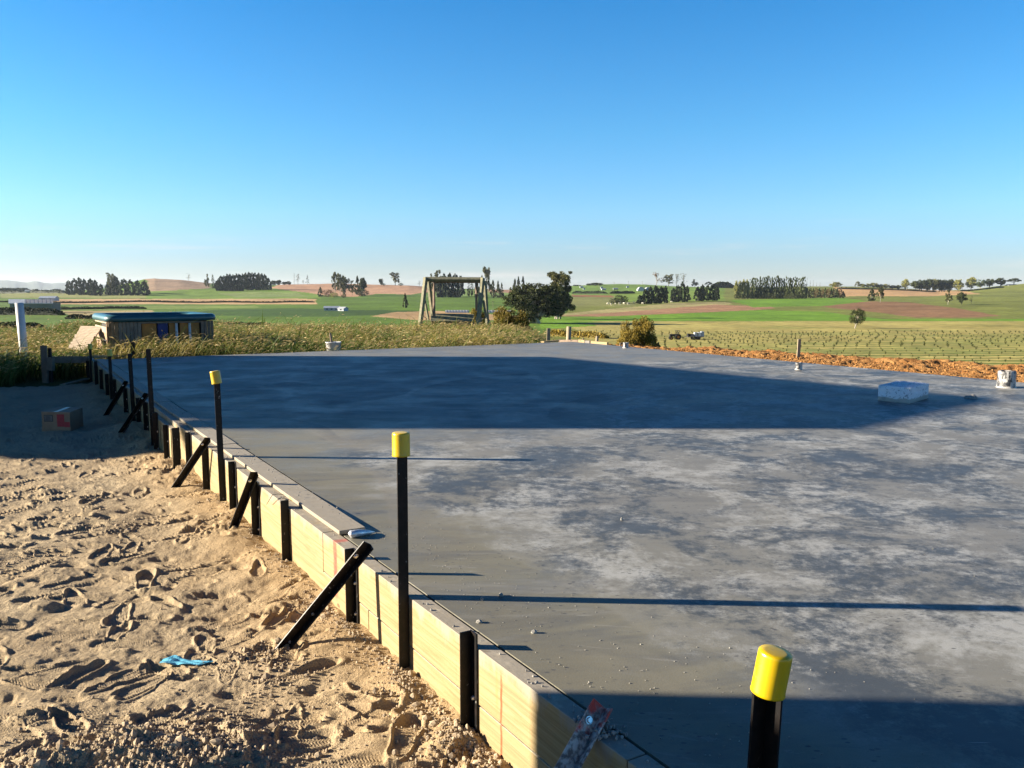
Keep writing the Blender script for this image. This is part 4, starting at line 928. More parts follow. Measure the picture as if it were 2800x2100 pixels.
# ------------------------------------------------------------------ hedges
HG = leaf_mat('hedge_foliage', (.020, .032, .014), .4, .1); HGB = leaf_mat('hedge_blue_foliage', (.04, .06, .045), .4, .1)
def hedge(u0, v0, u1, v1, hpx, label, Y=None, mat=HG, n=1800, wd=.5, group=None, lf=.3, name='hedge'):
    a = PY(u0, v0, Y) if Y else ground(u0, v0); b_ = PY(u1, v1, Y) if Y else ground(u1, v1)
    a = np.array(a); b_ = np.array(b_); ln = np.linalg.norm(b_[:2] - a[:2]); h = hpx / F_PX * (a[1] + b_[1]) / 2; w2 = wd * h
    rs = np.random.default_rng(int(abs(u0 * 7 + v0))); t = rs.random(n); base = a[None, :2] * (1 - t[:, None]) + b_[None, :2] * t[:, None]
    nrm = np.array([-(b_ - a)[1], (b_ - a)[0]]) / ln
    zb = HT(base[:, 0], base[:, 1]); hh = h * (.72 + .40 * vn(t * ln / (h * 1.5), t * 0, 9)) * (.35 + .65 * np.minimum(1, np.minimum(t, 1 - t) * ln / (h * 1.3)))
    c = np.empty((n, 3)); off = rs.uniform(-1, 1, n) * w2; c[:, :2] = base + nrm[None] * off[:, None]; c[:, 2] = zb + hh * rs.random(n) ** .7
    sz = h * lf; d1 = rs.normal(size=(n, 3)); d1 /= np.linalg.norm(d1, axis=1)[:, None]; d2 = np.cross(d1, rs.normal(size=(n, 3))); d2 /= np.linalg.norm(d2, axis=1)[:, None]
    s_ = sz * rs.uniform(.5, 1, (n, 1)); q = np.stack([c - d1 * s_, c + d2 * s_ * .6, c + d1 * s_, c - d2 * s_ * .6], 1); V = q.reshape(-1, 3) - a[None]
    me = np_mesh('hedge', V, np.arange(4 * n).reshape(n, 4), mat, np.repeat(rs.random(n), 4)[:, None].repeat(3, 1))
    # solid core
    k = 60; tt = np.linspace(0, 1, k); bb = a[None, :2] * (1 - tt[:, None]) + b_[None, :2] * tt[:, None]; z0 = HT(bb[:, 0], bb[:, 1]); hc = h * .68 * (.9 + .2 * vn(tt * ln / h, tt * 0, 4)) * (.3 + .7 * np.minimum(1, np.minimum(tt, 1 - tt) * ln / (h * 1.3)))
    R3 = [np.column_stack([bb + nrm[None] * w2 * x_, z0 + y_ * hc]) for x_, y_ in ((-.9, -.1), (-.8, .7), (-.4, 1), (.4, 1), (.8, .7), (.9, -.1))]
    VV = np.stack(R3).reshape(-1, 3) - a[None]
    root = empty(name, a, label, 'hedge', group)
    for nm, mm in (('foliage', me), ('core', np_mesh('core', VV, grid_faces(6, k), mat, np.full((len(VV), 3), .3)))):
        o = bpy.data.objects.new(nm, mm); COL.objects.link(o); o.parent = root
hedge(-60, 826, 860, 827, 5, 'long dark low hedge across the left fields', n=5000, lf=.35)
hedge(-120, 862, 172, 862, 21, 'tall dark clipped hedge in front of the long roofed shed', n=3600, lf=.16)
hedge(160, 847, 400, 845, 8, 'dark hedge right of the long roofed shed', n=2600, lf=.2)
hedge(180, 872, 300, 872, 12, 'dark hedge between the roofed shed and the spa tub', n=1600, lf=.2)
hedge(-150, 896, 120, 896, 17, 'black shaded hedge beyond the tall grass on the far left', n=2600, lf=.18)
hedge(150, 899, 330, 899, 15, 'dark hedge behind the leaning slatted panel', n=1800, lf=.18)
hedge(570, 888, 740, 890, 9, 'dark low hedge right of the spa tub beyond the grass', n=1500, lf=.25)
hedge(-100, 803, 182, 803, 10, 'dark hedge line under the left mountains', n=2600, lf=.25)
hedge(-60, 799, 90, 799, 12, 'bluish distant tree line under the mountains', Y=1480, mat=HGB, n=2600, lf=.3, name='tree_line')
hedge(1565, 803, 1660, 803, 7, 'clipped hedge, left length on the green hillside', n=900); hedge(1668, 803, 1736, 802, 7, 'clipped hedge, right length on the green hillside', n=800)
hedge(1946, 793, 2010, 792, 14, 'dark hedge on the skyline left of the tall shelter belt', Y=1380, n=1500)
hedge(2290, 790, 2560, 799, 4, 'thin dark hedge sloping along the top of the tan field', Y=1330, n=2200); hedge(2625, 800, 2745, 790, 4, 'thin dark hedge climbing to the hilltop house', Y=1330, n=1200)
hedge(1500, 918, 1660, 926, 16, 'rusty reeds beyond the far corner of the slab', mat=LM['olive'], n=3200, lf=.3, name='reed_bank')
# ------------------------------------------------------------------ things around the slab
def mat2(name, col, rough=.6, **k): return simple(name, col, rough, **k)
M['white'] = mat2('white_plastic', (.52, .52, .51), .4, var=.12, scale=10); M['whitepaint'] = mat2('white_paint', (.36, .38, .40), .6, var=.15, scale=1)
M['teal'] = mat2('teal_acrylic', (.022, .085, .105), .35, var=.2, scale=3); M['orange'] = mat2('orange_panel', (.36, .14, .016), .6); M['blue'] = mat2('blue_panel', (.012, .02, .12), .6)
M['stave'] = mat2('cedar_stave', (.25, .145, .065), .75, var=.35, scale=7, bumpd=.003); M['stavegrey'] = mat2('grey_stave', (.17, .14, .105), .8, var=.35, scale=7); M['dark'] = mat2('dark_void', (.02, .018, .016), .9)
M['slat'] = mat2('bleached_slat', (.28, .215, .145), .8, var=.3, scale=9, bumpd=.002); M['rust'] = mat2('old_iron', (.16, .14, .12), .7, var=.4, scale=6)
M['roofgrey'] = mat2('grey_blue_roof', (.26, .30, .36), .6, var=.25, scale=.6); M['roofdark'] = mat2('dark_roof', (.13, .14, .17), .7, var=.4, scale=.8); M['wallgreen'] = mat2('dull_green_wall', (.12, .14, .12), .8)
M['foil'] = mat2('silver_foil', (.72, .73, .75), .35, var=.4, scale=25, metal=.6, bumpd=.004)

# spa tub
def spa():
    a = math.radians(33); C0 = np.array([-7.93, 16.8]); fx = np.array([math.cos(a), math.sin(a)]); ly = np.array([-math.sin(a), math.cos(a)]); S = 2.0; zt = .70; zr = .565; zb = -.45
    def pt(x, y, z): q = C0 + fx * x + ly * y; return (q[0], q[1], z)
    R = Matrix(((fx[0], ly[0], 0), (fx[1], ly[1], 0), (0, 0, 1)))
    cc = C0 + fx * 1 + ly * 1; o = empty('spa_tub', (cc[0], cc[1], zb), 'old outdoor spa tub with teal rim and broken wooden cladding standing in tall grass', 'spa tub')
    def rr(e, z, r=.22, n=7):
        P_ = []
        for cx, cy, a0 in ((S + e - r, -e + r, -90), (S + e - r, S + e - r, 0), (-e + r, S + e - r, 90), (-e + r, -e + r, 180)):
            for k in range(n): t = math.radians(a0 + 90 * k / (n - 1)); P_.append(pt(cx + r * math.cos(t), cy + r * math.sin(t), z))
        return P_
    b = MB(); rings = [rr(.0, zr), rr(.06, zr + .005), rr(.075, zr + .05), rr(.065, zr + .10), rr(.03, zt), rr(-.10, zt - .005), rr(-.16, zt - .05), rr(-.2, zt - .6)]
    n = len(rings[0]); vs = [p for r_ in rings for p in r_]; fs = [(i * n + j, i * n + (j + 1) % n, (i + 1) * n + (j + 1) % n, (i + 1) * n + j) for i in range(len(rings) - 1) for j in range(n)] + [tuple((len(rings) - 1) * n + j for j in range(n))]
    b.add(vs, fs); b.build('rim', M['teal'], o, True)
    b = MB(); b.box(pt(1, 1, (zr + zb) / 2), (S - .22, S - .22, zr - zb), R); b.build('inner_box', M['dark'], o)
    k = 0
    x = 0.02
    while x < .56:          # staves left part of the front
        b = MB(); b.box(pt(x + .035, .0, (zr + zb) / 2), (.066, .022, zr - zb - .01), R, .004); b.build('stave', M['stave'] if x < .16 else M['stavegrey'], o); x += .071
    x = 1.74
    while x < 1.99:
        b = MB(); b.box(pt(x + .03, .0, (zr + zb) / 2), (.058, .022, zr - zb - .01), R, .004); b.build('stave', M['brown_shadewood'], o); x += .064
    for i in range(3): # rounded corner staves
        t = math.radians(200 + 28 * i); b = MB(); q = pt(.06 + .09 * math.cos(t), .06 + .09 * math.sin(t), (zr + zb) / 2)
        b.box(q, (.05, .05, zr - zb - .01), R, .008); b.build('stave', M['stave'], o)
    for i in range(25): # right face not seen, back skipped; left face upper boards
        pass
    y = .16
    b = MB(); b.box(pt(-.005, 1.0, zr - .02), (.022, 1.8, .035), R); b.box(pt(-.005, 1.0, zr - .17), (.024, 1.8, .12), R); b.build('side_board', M['slat'], o)
    b = MB(); b.box(pt(.012, 1.0, zr - .30), (.02, 1.9, .14), R); b.box(pt(.012, 1.0, -.1), (.02, 1.9, .5), R); b.build('side_board', M['stave'], o)
    b = MB(); b.box(pt(1.15, .01, zr - .025), (1.2, .03, .035), R); b.build('top_rail', M['stavegrey'], o)
    for (x0, x1, mt) in ((.60, .88, 'orange'), (.90, 1.10, 'blue'), (1.12, 1.30, 'orange'), (1.33, 1.52, 'orange'), (1.54, 1.72, 'orange')):
        b = MB(); b.box(pt((x0 + x1) / 2, .06, .2), (x1 - x0, .03, .70), R, .01); b.build('insulation_panel', M[mt], o)
    for x0 in (1.27, 1.53):
        b = MB(); b.tube([pt(x0, .03, -.4), pt(x0 - .01, .03, zr - .05)], .028, 8); b.build('pipe', M['white'], o, True)
spa()
# leaning slatted panel
o = empty('slatted_panel', PY(210, 957, 17.0), 'bleached slatted wooden panel leaning against the left of the spa tub', 'panel')
TL, TR, BR, BL = PY(222, 893, 18.3), PY(280, 894, 17.7), PY(232, 964, 16.8), PY(188, 952, 17.3)
for i in range(15):
    t0 = (i + .06) / 15; t1 = (i + .9) / 15
    j = random.uniform(-.015, .015); q = [TL + (BL - TL) * t0, TR + (BR - TR) * (t0 + j * .2), TR + (BR - TR) * (t1 + j * .2), TL + (BL - TL) * t1]
    nrm = np.cross(TR - TL, BL - TL); nrm /= np.linalg.norm(nrm); nrm = nrm * (1 if nrm[1] < 0 else -1); ex = (TR - TL) / np.linalg.norm(TR - TL) * j * 2
    b = MB(); b.prism([p + ex for p in q], nrm * .0, nrm * .02); b.build('slat', M['slat'], o)
for f_ in (.18, .82):
    b = MB(); a_ = TL + (TR - TL) * f_; c_ = BL + (BR - BL) * f_; b.beam(a_ + nrm * (-.03), c_ + nrm * (-.03), .05, .04); b.build('batten', M['stavegrey'], o)
# white pipe
p = PY(57, 926, 16.8); o = empty('white_pipe', (p[0], p[1], -.45), 'thick white plastic pipe standing upright in the grass at the far left', 'pipe')
b = MB(); zt = PY(57, 828, 16.8)[2]; b.tube([(p[0] + .06, p[1], -.45), (p[0] + .01, p[1], zt)], .075, 24); b.build('pipe_body', M['white'], o, True)
# timber hurdle at the far left of the formwork
def pw(u, v, Y): return PY(u, v, Y)
hd = empty('timber_hurdle', PY(120, 1048, 14.7), 'low brown timber rail on a post at the far left end of the sand', 'timber rail')
b = MB(); q = PY(119, 945, 14.7); b.box((q[0], 14.7, (q[2] - .7) / 2), (.10, .05, q[2] + .7), None, .004); b.build('post', M['brown_shadewood'], hd)
b = MB(); q = PY(133, 952, 14.75); b.box((q[0], 14.78, (q[2] - .7) / 2), (.05, .05, q[2] + .7), None, .004); b.build('post', M['dark'], hd)
b = MB(); b.beam(PY(126, 984, 14.82), PY(242, 983, 15.1), .04, .115, bev=.003); b.build('rail', M['brown_shadewood'], hd)
b = MB(); b.beam(PY(243, 976, 15.3), PY(382, 972, 16.4), .04, .05, bev=.003); b.build('rail', M['palewood'], hd)
b = MB(); b.beam(PY(139, 978, 14.6), PY(139, 1013, 14.6), .09, .09, (0, 1, 0)); b.build('block', M['brown_shadewood'], hd)
o = empty('plank', P(205, 1045, -.36), 'grey plank lying on the shaded sand near the far end of the formwork', 'plank')
b = MB(); b.beam(P(172, 1053, -.36), P(240, 1036, -.36), .10, .03, bev=.003); b.build('board', M['greywood'], o)
# bucket
p = P(904, 960.5, 0); p = p + np.array([0, .28, -.02]); o = empty('bucket', p, 'white plastic bucket with a wooden stick in it at the back edge of the slab', 'bucket')
b = MB(); n = 24; prof = [(.13, -.02), (.150, .17), (.158, .172), (.158, .185), (.150, .187), (.146, .187), (.128, .0)]
vs = [(p[0] + r * math.cos(6.2832 * j / n), p[1] + r * math.sin(6.2832 * j / n), p[2] + z) for r, z in prof for j in range(n)]
b.add(vs, [(i * n + j, i * n + (j + 1) % n, (i + 1) * n + (j + 1) % n, (i + 1) * n + j) for i in range(len(prof) - 1) for j in range(n)] + [tuple((len(prof) - 1) * n + j for j in range(n))]); b.build('pail', M['white'], o, True)
b = MB(); b.tube([(p[0] + .159 * math.cos(t), p[1] - .159 * abs(math.sin(t)) , p[2] + .165 - .13 * math.sin(t)) for t in np.linspace(0, math.pi, 12)], .003, 5); b.build('handle', M['dark'], o)
b = MB(); b.beam((p[0] - .02, p[1], p[2] + .02), (p[0] - .065, p[1] + .03, p[2] + .36), .045, .025, bev=.004); b.build('stick', M['brown_shadewood'], o)
# cardboard box
zb = -.362; A_ = P(116, 1177, zb); B_ = P(193, 1178.5, zb); C_ = P(228, 1163, zb); D_ = A_ + C_ - B_; hb = (1177 - 1125) / F_PX * A_[1]
card = mat2('cardboard', (.26, .15, .085), .85, var=.18, scale=12)
o = empty('cardboard_box', (A_ + C_) / 2, 'closed brown cardboard box with red print lying on the shaded sand', 'box')
b = MB(); b.prism([A_, B_, C_, D_], (0, 0, -.01), (0, 0, hb)); b.build('carton', card, o)
up = np.array([0, 0, 1.]); ex = (B_ - A_); fn = np.cross(ex, up); fn /= np.linalg.norm(fn)
ex2 = (C_ - B_); fn2 = np.cross(ex2, up); fn2 /= np.linalg.norm(fn2)
def panel(name, x0, x1, z0, z1, mat, org, e, nn, par, off=.0015):
    b = MB(); b.prism([org + e * x0 + up * z0 * hb, org + e * x1 + up * z0 * hb, org + e * x1 + up * z1 * hb, org + e * x0 + up * z1 * hb], nn * .0002, nn * off); return b.build(name, mat, par)
red = mat2('red_print', (.36, .03, .03), .8, var=.2, scale=30); ink = mat2('black_print', (.03, .025, .025), .8); lab = mat2('grey_label', (.16, .12, .10), .8, var=.3, scale=40)
panel('label_frame', .08, .40, .48, .84, ink, A_, ex, fn, o, .001); panel('label', .10, .38, .51, .81, lab, A_, ex, fn, o, .002)
for k_ in range(4): panel('print_line', .15, .33 - .04 * (k_ % 2), .555 + .06 * k_, .58 + .06 * k_, ink, A_, ex, fn, o, .0028)
panel('red_mark', .54, .80, .22, .88, red, A_, ex, fn, o, .001); panel('red_mark', .801, .99, .20, .48, red, A_, ex, fn, o, .001)
b = MB(); m0 = (A_ + B_) / 2; m1_ = (C_ + D_) / 2; ht_ = up * (hb + .0008); b.beam(m0 + (B_ - A_) * 0 + ht_, m1_ + ht_, .05, .001); b.build('tape', mat2('brown_tape', (.30, .20, .12), .4), o)
# blue glove like plastic strip on the sand
o = empty('blue_plastic', P(510, 1797, -.34), 'crumpled light blue plastic strip lying on the sand', 'plastic strip')
zref = max(sz_at(*P(u_, 1797, -.34)[:2]) for u_ in (450, 480, 510, 540, 570)); na, nb_ = 26, 6; V = []; rs = np.random.default_rng(6); a0 = P(442, 1797, -.33); a1 = P(581, 1800, -.33); dd = a1 - a0; pn = np.array([-dd[1], dd[0], 0]); pn /= np.linalg.norm(pn)
for i in range(na):
    t = i / (na - 1); wdt = .022 + .006 * math.sin(t * 5) - .010 * sstep(.72, .98, np.array(t)) + .010 * math.exp(-((t - .15) / .1) ** 2)
    for j in range(nb_):
        y_ = (j / (nb_ - 1) - .5) * 2 * wdt; q = a0 + dd * t + pn * (y_ + .006 * math.sin(7 * t)); V.append((q[0], q[1], .75 * zref + .25 * max(sz_at(q[0], q[1]), zref - .01) + .008 + .003 * math.sin(j * 2.1 + t * 14) + .008 * math.exp(-((t - .12) / .12) ** 2)))
me = np_mesh('blue_plastic', V, grid_faces(na, nb_), mat2('light_blue_plastic', (.12, .42, .58), .45, var=.2, scale=50)); so_ = me
bo = link('film', me, None); bo.parent = o; bo.location = (-o.location.x, -o.location.y, -o.location.z); md = bo.modifiers.new('t', 'SOLIDIFY'); md.thickness = .002
# foil wrapped end of the rebate strip
p0 = P(956, 1466, .012); p1 = P(1024, 1452, .012); b = MB(); o = empty('foil_roll', (p0 + p1) / 2, 'short silver foil wrapped bundle at the near end of the pine strip', 'foil bundle')
b.tube([p0 + np.array([0, 0, .004]), p0 + (p1 - p0) * .05 + np.array([0, 0, .008]), p0 + (p1 - p0) * .35 + np.array([0, 0, .006]), p0 + (p1 - p0) * .7, p1 + np.array([0, 0, -.006])], [.012, .019, .018, .013, .004], 12); b.build('wrap', M['foil'], o, True)
# tie wires on the formwork top
for (pts_) in (((729, 1379, .0), (745, 1353, .015), (775, 1352, .004)), ((746, 1380, .0), (762, 1364, .015), (790, 1366, .003)), ((480, 1154, .015), (500, 1160, .02), (520, 1158, .012)), ((545, 1222, .01), (575, 1226, .02), (592, 1224, .015))):
    q = [Vector(P(u_, v_, z_)) for u_, v_, z_ in pts_]; b = MB(); b.tube([q[0], (q[0] + q[1]) / 2, q[1], (q[1] + q[2]) / 2 + Vector((0, 0, .004)), q[2]], .0016, 5)
    o_ = b.build('tie_wire', M['steel']); tag(o_, 'bent thin black tie wire poking over the top of the formwork', 'wire', 'tie wires on top of the formwork')
# stubs, block and lump on the slab
tape = None
m, t, NN, LL, bs = new_mat('taped_pipe'); g = pos(t, True)
f = rng(t, noise(t, 16, 4, .7, g, (1, 1, .45)), .46, .54); zz = NN.new('ShaderNodeSeparateXYZ'); LL.new(g, zz.inputs[0])
c = mixc(t, f, (.02, .02, .022), (.34, .33, .31)); c = mixc(t, rng(t, math_(t, 'ADD', zz.outputs[2], math_(t, 'MULTIPLY', noise(t, 12, 3, .6, g), .06)), .05, .035), c, (.36, .34, .31))
LL.new(c, bs.inputs['Base Color']); bs.inputs['Roughness'].default_value = .5; bump(t, noise(t, 30, 4, .6, g), .6, .006, bs); M['tape'] = m
def stub(u, v, rad, h, label):
    p = P(u, v, .017); p = p + np.array([0, rad, 0]); o = empty('pipe_stub', p, label, 'pipe stub', 'taped pipe stubs standing in the slab'); b = MB(); n = 22; vs = []; rs = np.random.default_rng(int(u))
    prof = [(1.12, 0), (1.06, .05), (1.01, .12), (1.0, .45), (.97, .50), (1.0, .56), (1.0, .9), (.96, .97), (.90, 1.0), (.80, 1.0), (.78, .6)]
    for r, z in prof:
        for j in range(n): rr_ = rad * r * (1 + rs.normal(0, .012)); vs.append((rr_ * math.cos(6.2832 * j / n), rr_ * math.sin(6.2832 * j / n), h * z * (1 + (rs.normal(0, .01) if z > .1 else 0))))
    b.add(vs, [(i * n + j, i * n + (j + 1) % n, (i + 1) * n + (j + 1) % n, (i + 1) * n + j) for i in range(len(prof) - 1) for j in range(n)] + [tuple((len(prof) - 1) * n + j for j in range(n))])
    link('pipe', b.mesh('pipe', (M['tape'],), True), o, None, (0, 0, 0)); o.children[0].matrix_parent_inverse = Matrix()
stub(2187, 1012, .052, .11, 'small white and black taped pipe stub near the wooden peg')
stub(2764, 1062, .100, .205, 'largest black and white taped pipe stub at the right frame edge')
stub(1712, 952, .060, .115, 'dark taped pipe stub at the far edge left of the orange clay')
def wrapped_block():
    B_ = P(2487, 1104, .017); A_ = P(2400, 1095, .017); C_ = P(2538, 1089, .017); h = .165; rs = np.random.default_rng(2)
    o = empty('wrapped_block', B_, 'low rectangular block wrapped in crumpled white plastic on the slab', 'wrapped block')
    n = 22; e1 = A_ - B_; e2 = C_ - B_; faces = []
    def sheet(o_, a, b_, nn, na, nb):
        S, T = np.meshgrid(np.linspace(0, 1, na), np.linspace(0, 1, nb)); X = o_[None, None] + a[None, None] * S[..., None] + b_[None, None] * T[..., None]
        bulge = np.sin(S * math.pi) ** .5 * np.sin(T * math.pi) ** .5
        X = X + nn * (bulge * (.008 + .012 * fbm(S * 7 + o_[0], T * 4, 3, 5)))[..., None]; return X.reshape(-1, 3), grid_faces(nb, na)
    top = np.array([0, 0, h]); n1 = np.cross(top, e1); n1 /= np.linalg.norm(n1); n2 = np.cross(e2, top); n2 /= np.linalg.norm(n2)
    if n1[1] > 0: n1 = -n1
    if n2[1] > 0 and n2[0] < 0: n2 = -n2
    V = []; F = []; k = 0
    for args in ((B_, e1, top, n1, 30, 14), (B_, e2, top, n2, 24, 14), (B_ + e1, e2, top, -n1 * 0 + np.array([-.7, .7, 0]), 12, 8), (B_ + e2, e1, top, np.array([.5, .8, 0]), 12, 8), (B_ + top, e1, e2, np.array([0, 0, 1.6]), 30, 24)):
        v_, f_ = sheet(*args); V.append(v_ - B_); F.append(f_ + k); k += len(v_)
    m, t, NN, LL, bs = new_mat('crumpled_white_plastic'); g = pos(t, True); zz = NN.new('ShaderNodeSeparateXYZ'); LL.new(g, zz.inputs[0])
    cr_ = rng(t, noise(t, 9, 6, .75, g, (1, 1, 1.4), 3.0), .56, .585); c = mixc(t, math_(t, 'MULTIPLY', cr_, .85), (.62, .64, .68), (.10, .12, .15))
    lo = rng(t, math_(t, 'ADD', zz.outputs[2], math_(t, 'MULTIPLY', noise(t, 6, 3, .6, g), .09)), .095, .08); c = mixc(t, lo, c, (.30, .31, .29))
    LL.new(c, bs.inputs['Base Color']); bs.inputs['Roughness'].default_value = .7; bump(t, noise(t, 24, 4, .6, g, (1, 1, 1), 1), .8, .010, bs)
    w_ = bpy.data.objects.new('plastic_wrap', np_mesh('plastic_wrap', np.concatenate(V), np.concatenate(F), m)); COL.objects.link(w_); w_.parent = o
wrapped_block()
p = P(2662, 1091, .017); pts = np.stack([p[0] + rs.normal(0, .04, 30), p[1] + rs.normal(.05, .02, 30), np.full(30, .025)], -1)
b = MB(); bmx = bmesh.new(); bmesh.ops.create_icosphere(bmx, subdivisions=3, radius=1)
b.add([(p[0] + v.co.x * .075, p[1] + .05 + v.co.y * .05, .017 + max(v.co.z, -.2) * .04 * (1 + .3 * math.sin(v.co.x * 5))) for v in bmx.verts], [tuple(v.index for v in f_.verts) for f_ in bmx.faces]); bmx.free()
tag(b.build('concrete_lump', cement, None, True), 'small grey concrete lump on the slab right of the wrapped block', 'lump')
# peg behind the clay
p = PY(2183, 968, 16.6); o = empty('wooden_peg', (p[0], p[1], -.4), 'pale wooden peg standing beyond the orange clay bank', 'peg', 'pale timber posts and pegs around the slab')
b = MB(); zt = PY(2183, 927, 16.6)[2]; b.box((p[0], p[1], (zt - .5) / 2), (.062, .03, zt + .5), Matrix.Rotation(.03, 3, 'Y'), .003); b.build('peg_body', M['palewood'], o)
def post(u, vb, vt, Y, wd, label, rnd=False, cat='post'):
    q = PY(u, vt, Y); o = empty('timber_post', (q[0], Y, -.6), label, cat, 'pale timber posts and pegs around the slab'); b = MB()
    if rnd: b.tube([(q[0] - .03, Y, -.6), (q[0], Y, q[2])], wd / 2, 16)
    else: b.box((q[0], Y, (q[2] - .6) / 2), (wd, wd * .8, q[2] + .6), Matrix.Rotation(.03, 3, 'Y'), .004)
    b.build('post_body', M['palewood'], o, rnd)
post(1499, 932, 897, 20.6, .085, 'square pale post behind the far slab corner, left one of the two tall ones')
post(1556, 929, 893, 20.4, .115, 'round thick pale post behind the far slab corner, right one of the two tall ones', True)
post(1633, 934, 919, 20.0, .07, 'short pale post stub behind the yellow rail boards', True)
post(1594, 930, 924, 20.3, .035, 'very thin short stick between the tall round post and the stub', cat='stick'); post(1696, 948, 937, 19.2, .04, 'tiny pale peg left of the dark taped pipe stub', cat='peg')
o = empty('fence_rail', W(13.2, 11.5, 0), 'yellow new timber rail boards beyond the far slab corner', 'timber rail')
for (u0, v0, u1, v1, mt, hh) in ((1583, 928, 1600, 930, 'wood2', .13), (1617, 932.5, 1662, 936, 'wood2', .10), (1528, 929, 1582, 929.5, 'brown_shadewood', .09), (1601, 931, 1614, 931.5, 'rust', .10)):  # third board's dark colour stands for the shadow lying on it
    sa, za = PM(u0, v0, 11.5); sb_, zb_ = PM(u1, v1, 11.5); b = MB(); b.beam(W(sa, 11.5, za - hh / 2), W(sb_, 11.5, zb_ - hh / 2), .045, hh, bev=.003); b.build('rail_board', M[mt], o)
o = empty('timber_offcut', W(16.35, 9.4, 0), 'pale timber offcut lying behind the far slab corner', 'offcut'); b = MB(); b.beam(P(1483, 935, .03), P(1527, 934, .03) + np.array([0, .3, 0]), .10, .035, bev=.003); b.build('board', M['wood2'], o)

# swing like timber frame
def swing():
    Y0 = 33.0; px = Y0 / F_PX; gz = -.85
    def q(u, v, dy=0.): return Vector(PY(u, v, Y0 + dy))
    def qg(u, dy=0., v=905): p_ = Vector(PY(u, v, Y0 + dy)); p_.z = gz; return p_
    o = empty('swing_frame', qg(1245), 'weathered timber swing like frame with a plank seat in the tall grass', 'timber frame')
    def bar(nm, a, c, w_, h_, mt='greywood'): b = MB(); b.beam(a, c, w_ * 1.45, h_ * 1.4, (.75, 1, .01) if nm != 'crossbeam' and nm != 'seat' else (0, 1, .9), .004); return b.build(nm, M[mt], o)
    bar('crossbeam', q(1163, 763.5), q(1320, 764.5), .085, .10)
    bar('leg', q(1164, 759, -.05), q(1147, 905, -.5), .085, .10); bar('leg', q(1172, 770, .10), q(1186, 888, .5), .075, .09)
    bar('leg', q(1320, 760, -.05), q(1304, 915, -.4), .085, .10); bar('leg', q(1325, 768, .10), q(1333, 888, .5), .075, .09)
    bar('hanger', q(1186, 762, .03), q(1187, 866, .2), .06, .05, 'brown_shadewood'); bar('hanger', q(1302, 766, .03), q(1303, 850, .1), .05, .05, 'brown_shadewood')
    bar('brace', q(1160, 815, .02), q(1172, 875, .25), .05, .05); bar('brace', q(1322, 822, .02), q(1329, 868, .25), .05, .05)
    bar('crossbeam', q(1172, 769, .35), q(1318, 771, .35), .05, .05, 'brown_shadewood')
    bar('seat', q(1178, 868.5, .2), q(1296, 869.5, .2), .03, .30); b = MB(); b.box(q(1238, 884, .3), (1.65, .28, .36), None, .01); b.build('trough', M['brown_shadewood'], o)
    b = MB(); w_ = [q(1193 + 9 * i, 867 - (i % 3), .28) for i in range(12)]; b.tube(w_, .035, 6); b.build('rolled_canvas', M['dark'], o, True)
    for (u, v, r) in ((1327, 884, .20), (1157, 876, .14)):
        c = q(u, v, .1); b = MB(); b.tube([c + Vector((r * math.cos(t), .03 * math.sin(t), r * math.sin(t))) for t in np.linspace(0, 2 * math.pi, 22)], .016, 6, False); b.build('iron_ring', M['rust'], o, True)
    b = MB(); b.prism([q(1300, 868, .05), q(1318, 868, .05), q(1314, 905, .05), q(1303, 905, .05)], (0, -.02, 0), (0, .02, 0)); b.build('side_plate', M['rust'], o)
swing()

# ------------------------------------------------------------------ buildings
M['glass'] = mat2('dark_window_glass', (.03, .04, .06), .15)
def gable(u, vb, Y, wd, dp, hw, hr, wall, roof, label, name='house', cat='house', win=3, rot=0.0, group=None):
    p = PY(u, vb, Y) if Y else ground(u, vb); z = float(HT(p[0], p[1])) if Y is None else p[2]
    o = empty(name, (p[0], p[1], z), label, cat, group)
    c, s_ = math.cos(rot), math.sin(rot)
    def T(x, y, z_): return (p[0] + x * c - y * s_, p[1] + x * s_ + y * c, z + z_)
    b = MB(); w2, d2 = wd / 2, dp / 2
    b.prism([T(-w2, -d2, -1), T(-w2, d2, -1), T(-w2, d2, hw), T(-w2, 0, hw + hr * .96), T(-w2, -d2, hw)], (0, 0, 0), Vector(T(wd, 0, 0)) - Vector(T(0, 0, 0))); b.build('wall', wall, o)
    for sg in (-1, 1):
        b = MB(); b.prism([T(-w2 - .3, sg * (d2 + .3), hw - .12), T(w2 + .3, sg * (d2 + .3), hw - .12), T(w2 + .3, 0, hw + hr), T(-w2 - .3, 0, hw + hr)], (0, 0, .02), (0, 0, .14)); b.build('roof', roof, o)
    R = Matrix.Rotation(rot, 3, 'Z')
    for i in range(win):
        x = -w2 + wd * (i + .7) / (win + .4); b = MB(); b.box(T(x, -d2 - .03, hw * .55), (wd / (win + 1) * .5, .08, hw * .42), R); f_ = b.build('window', M['glass'], o)
    return o
gable(908, 849, None, 7.4, 4, 1.3, .75, M['whitepaint'], M['roofgrey'], 'white farmhouse with blue grey roof below the pale stemmed gums', rot=.1)
gable(938, 850, None, 3.6, 3.5, 1.1, .75, M['whitepaint'], M['whitepaint'], 'small white gabled shed right of the farmhouse', 'shed', 'shed', 1, -.5)
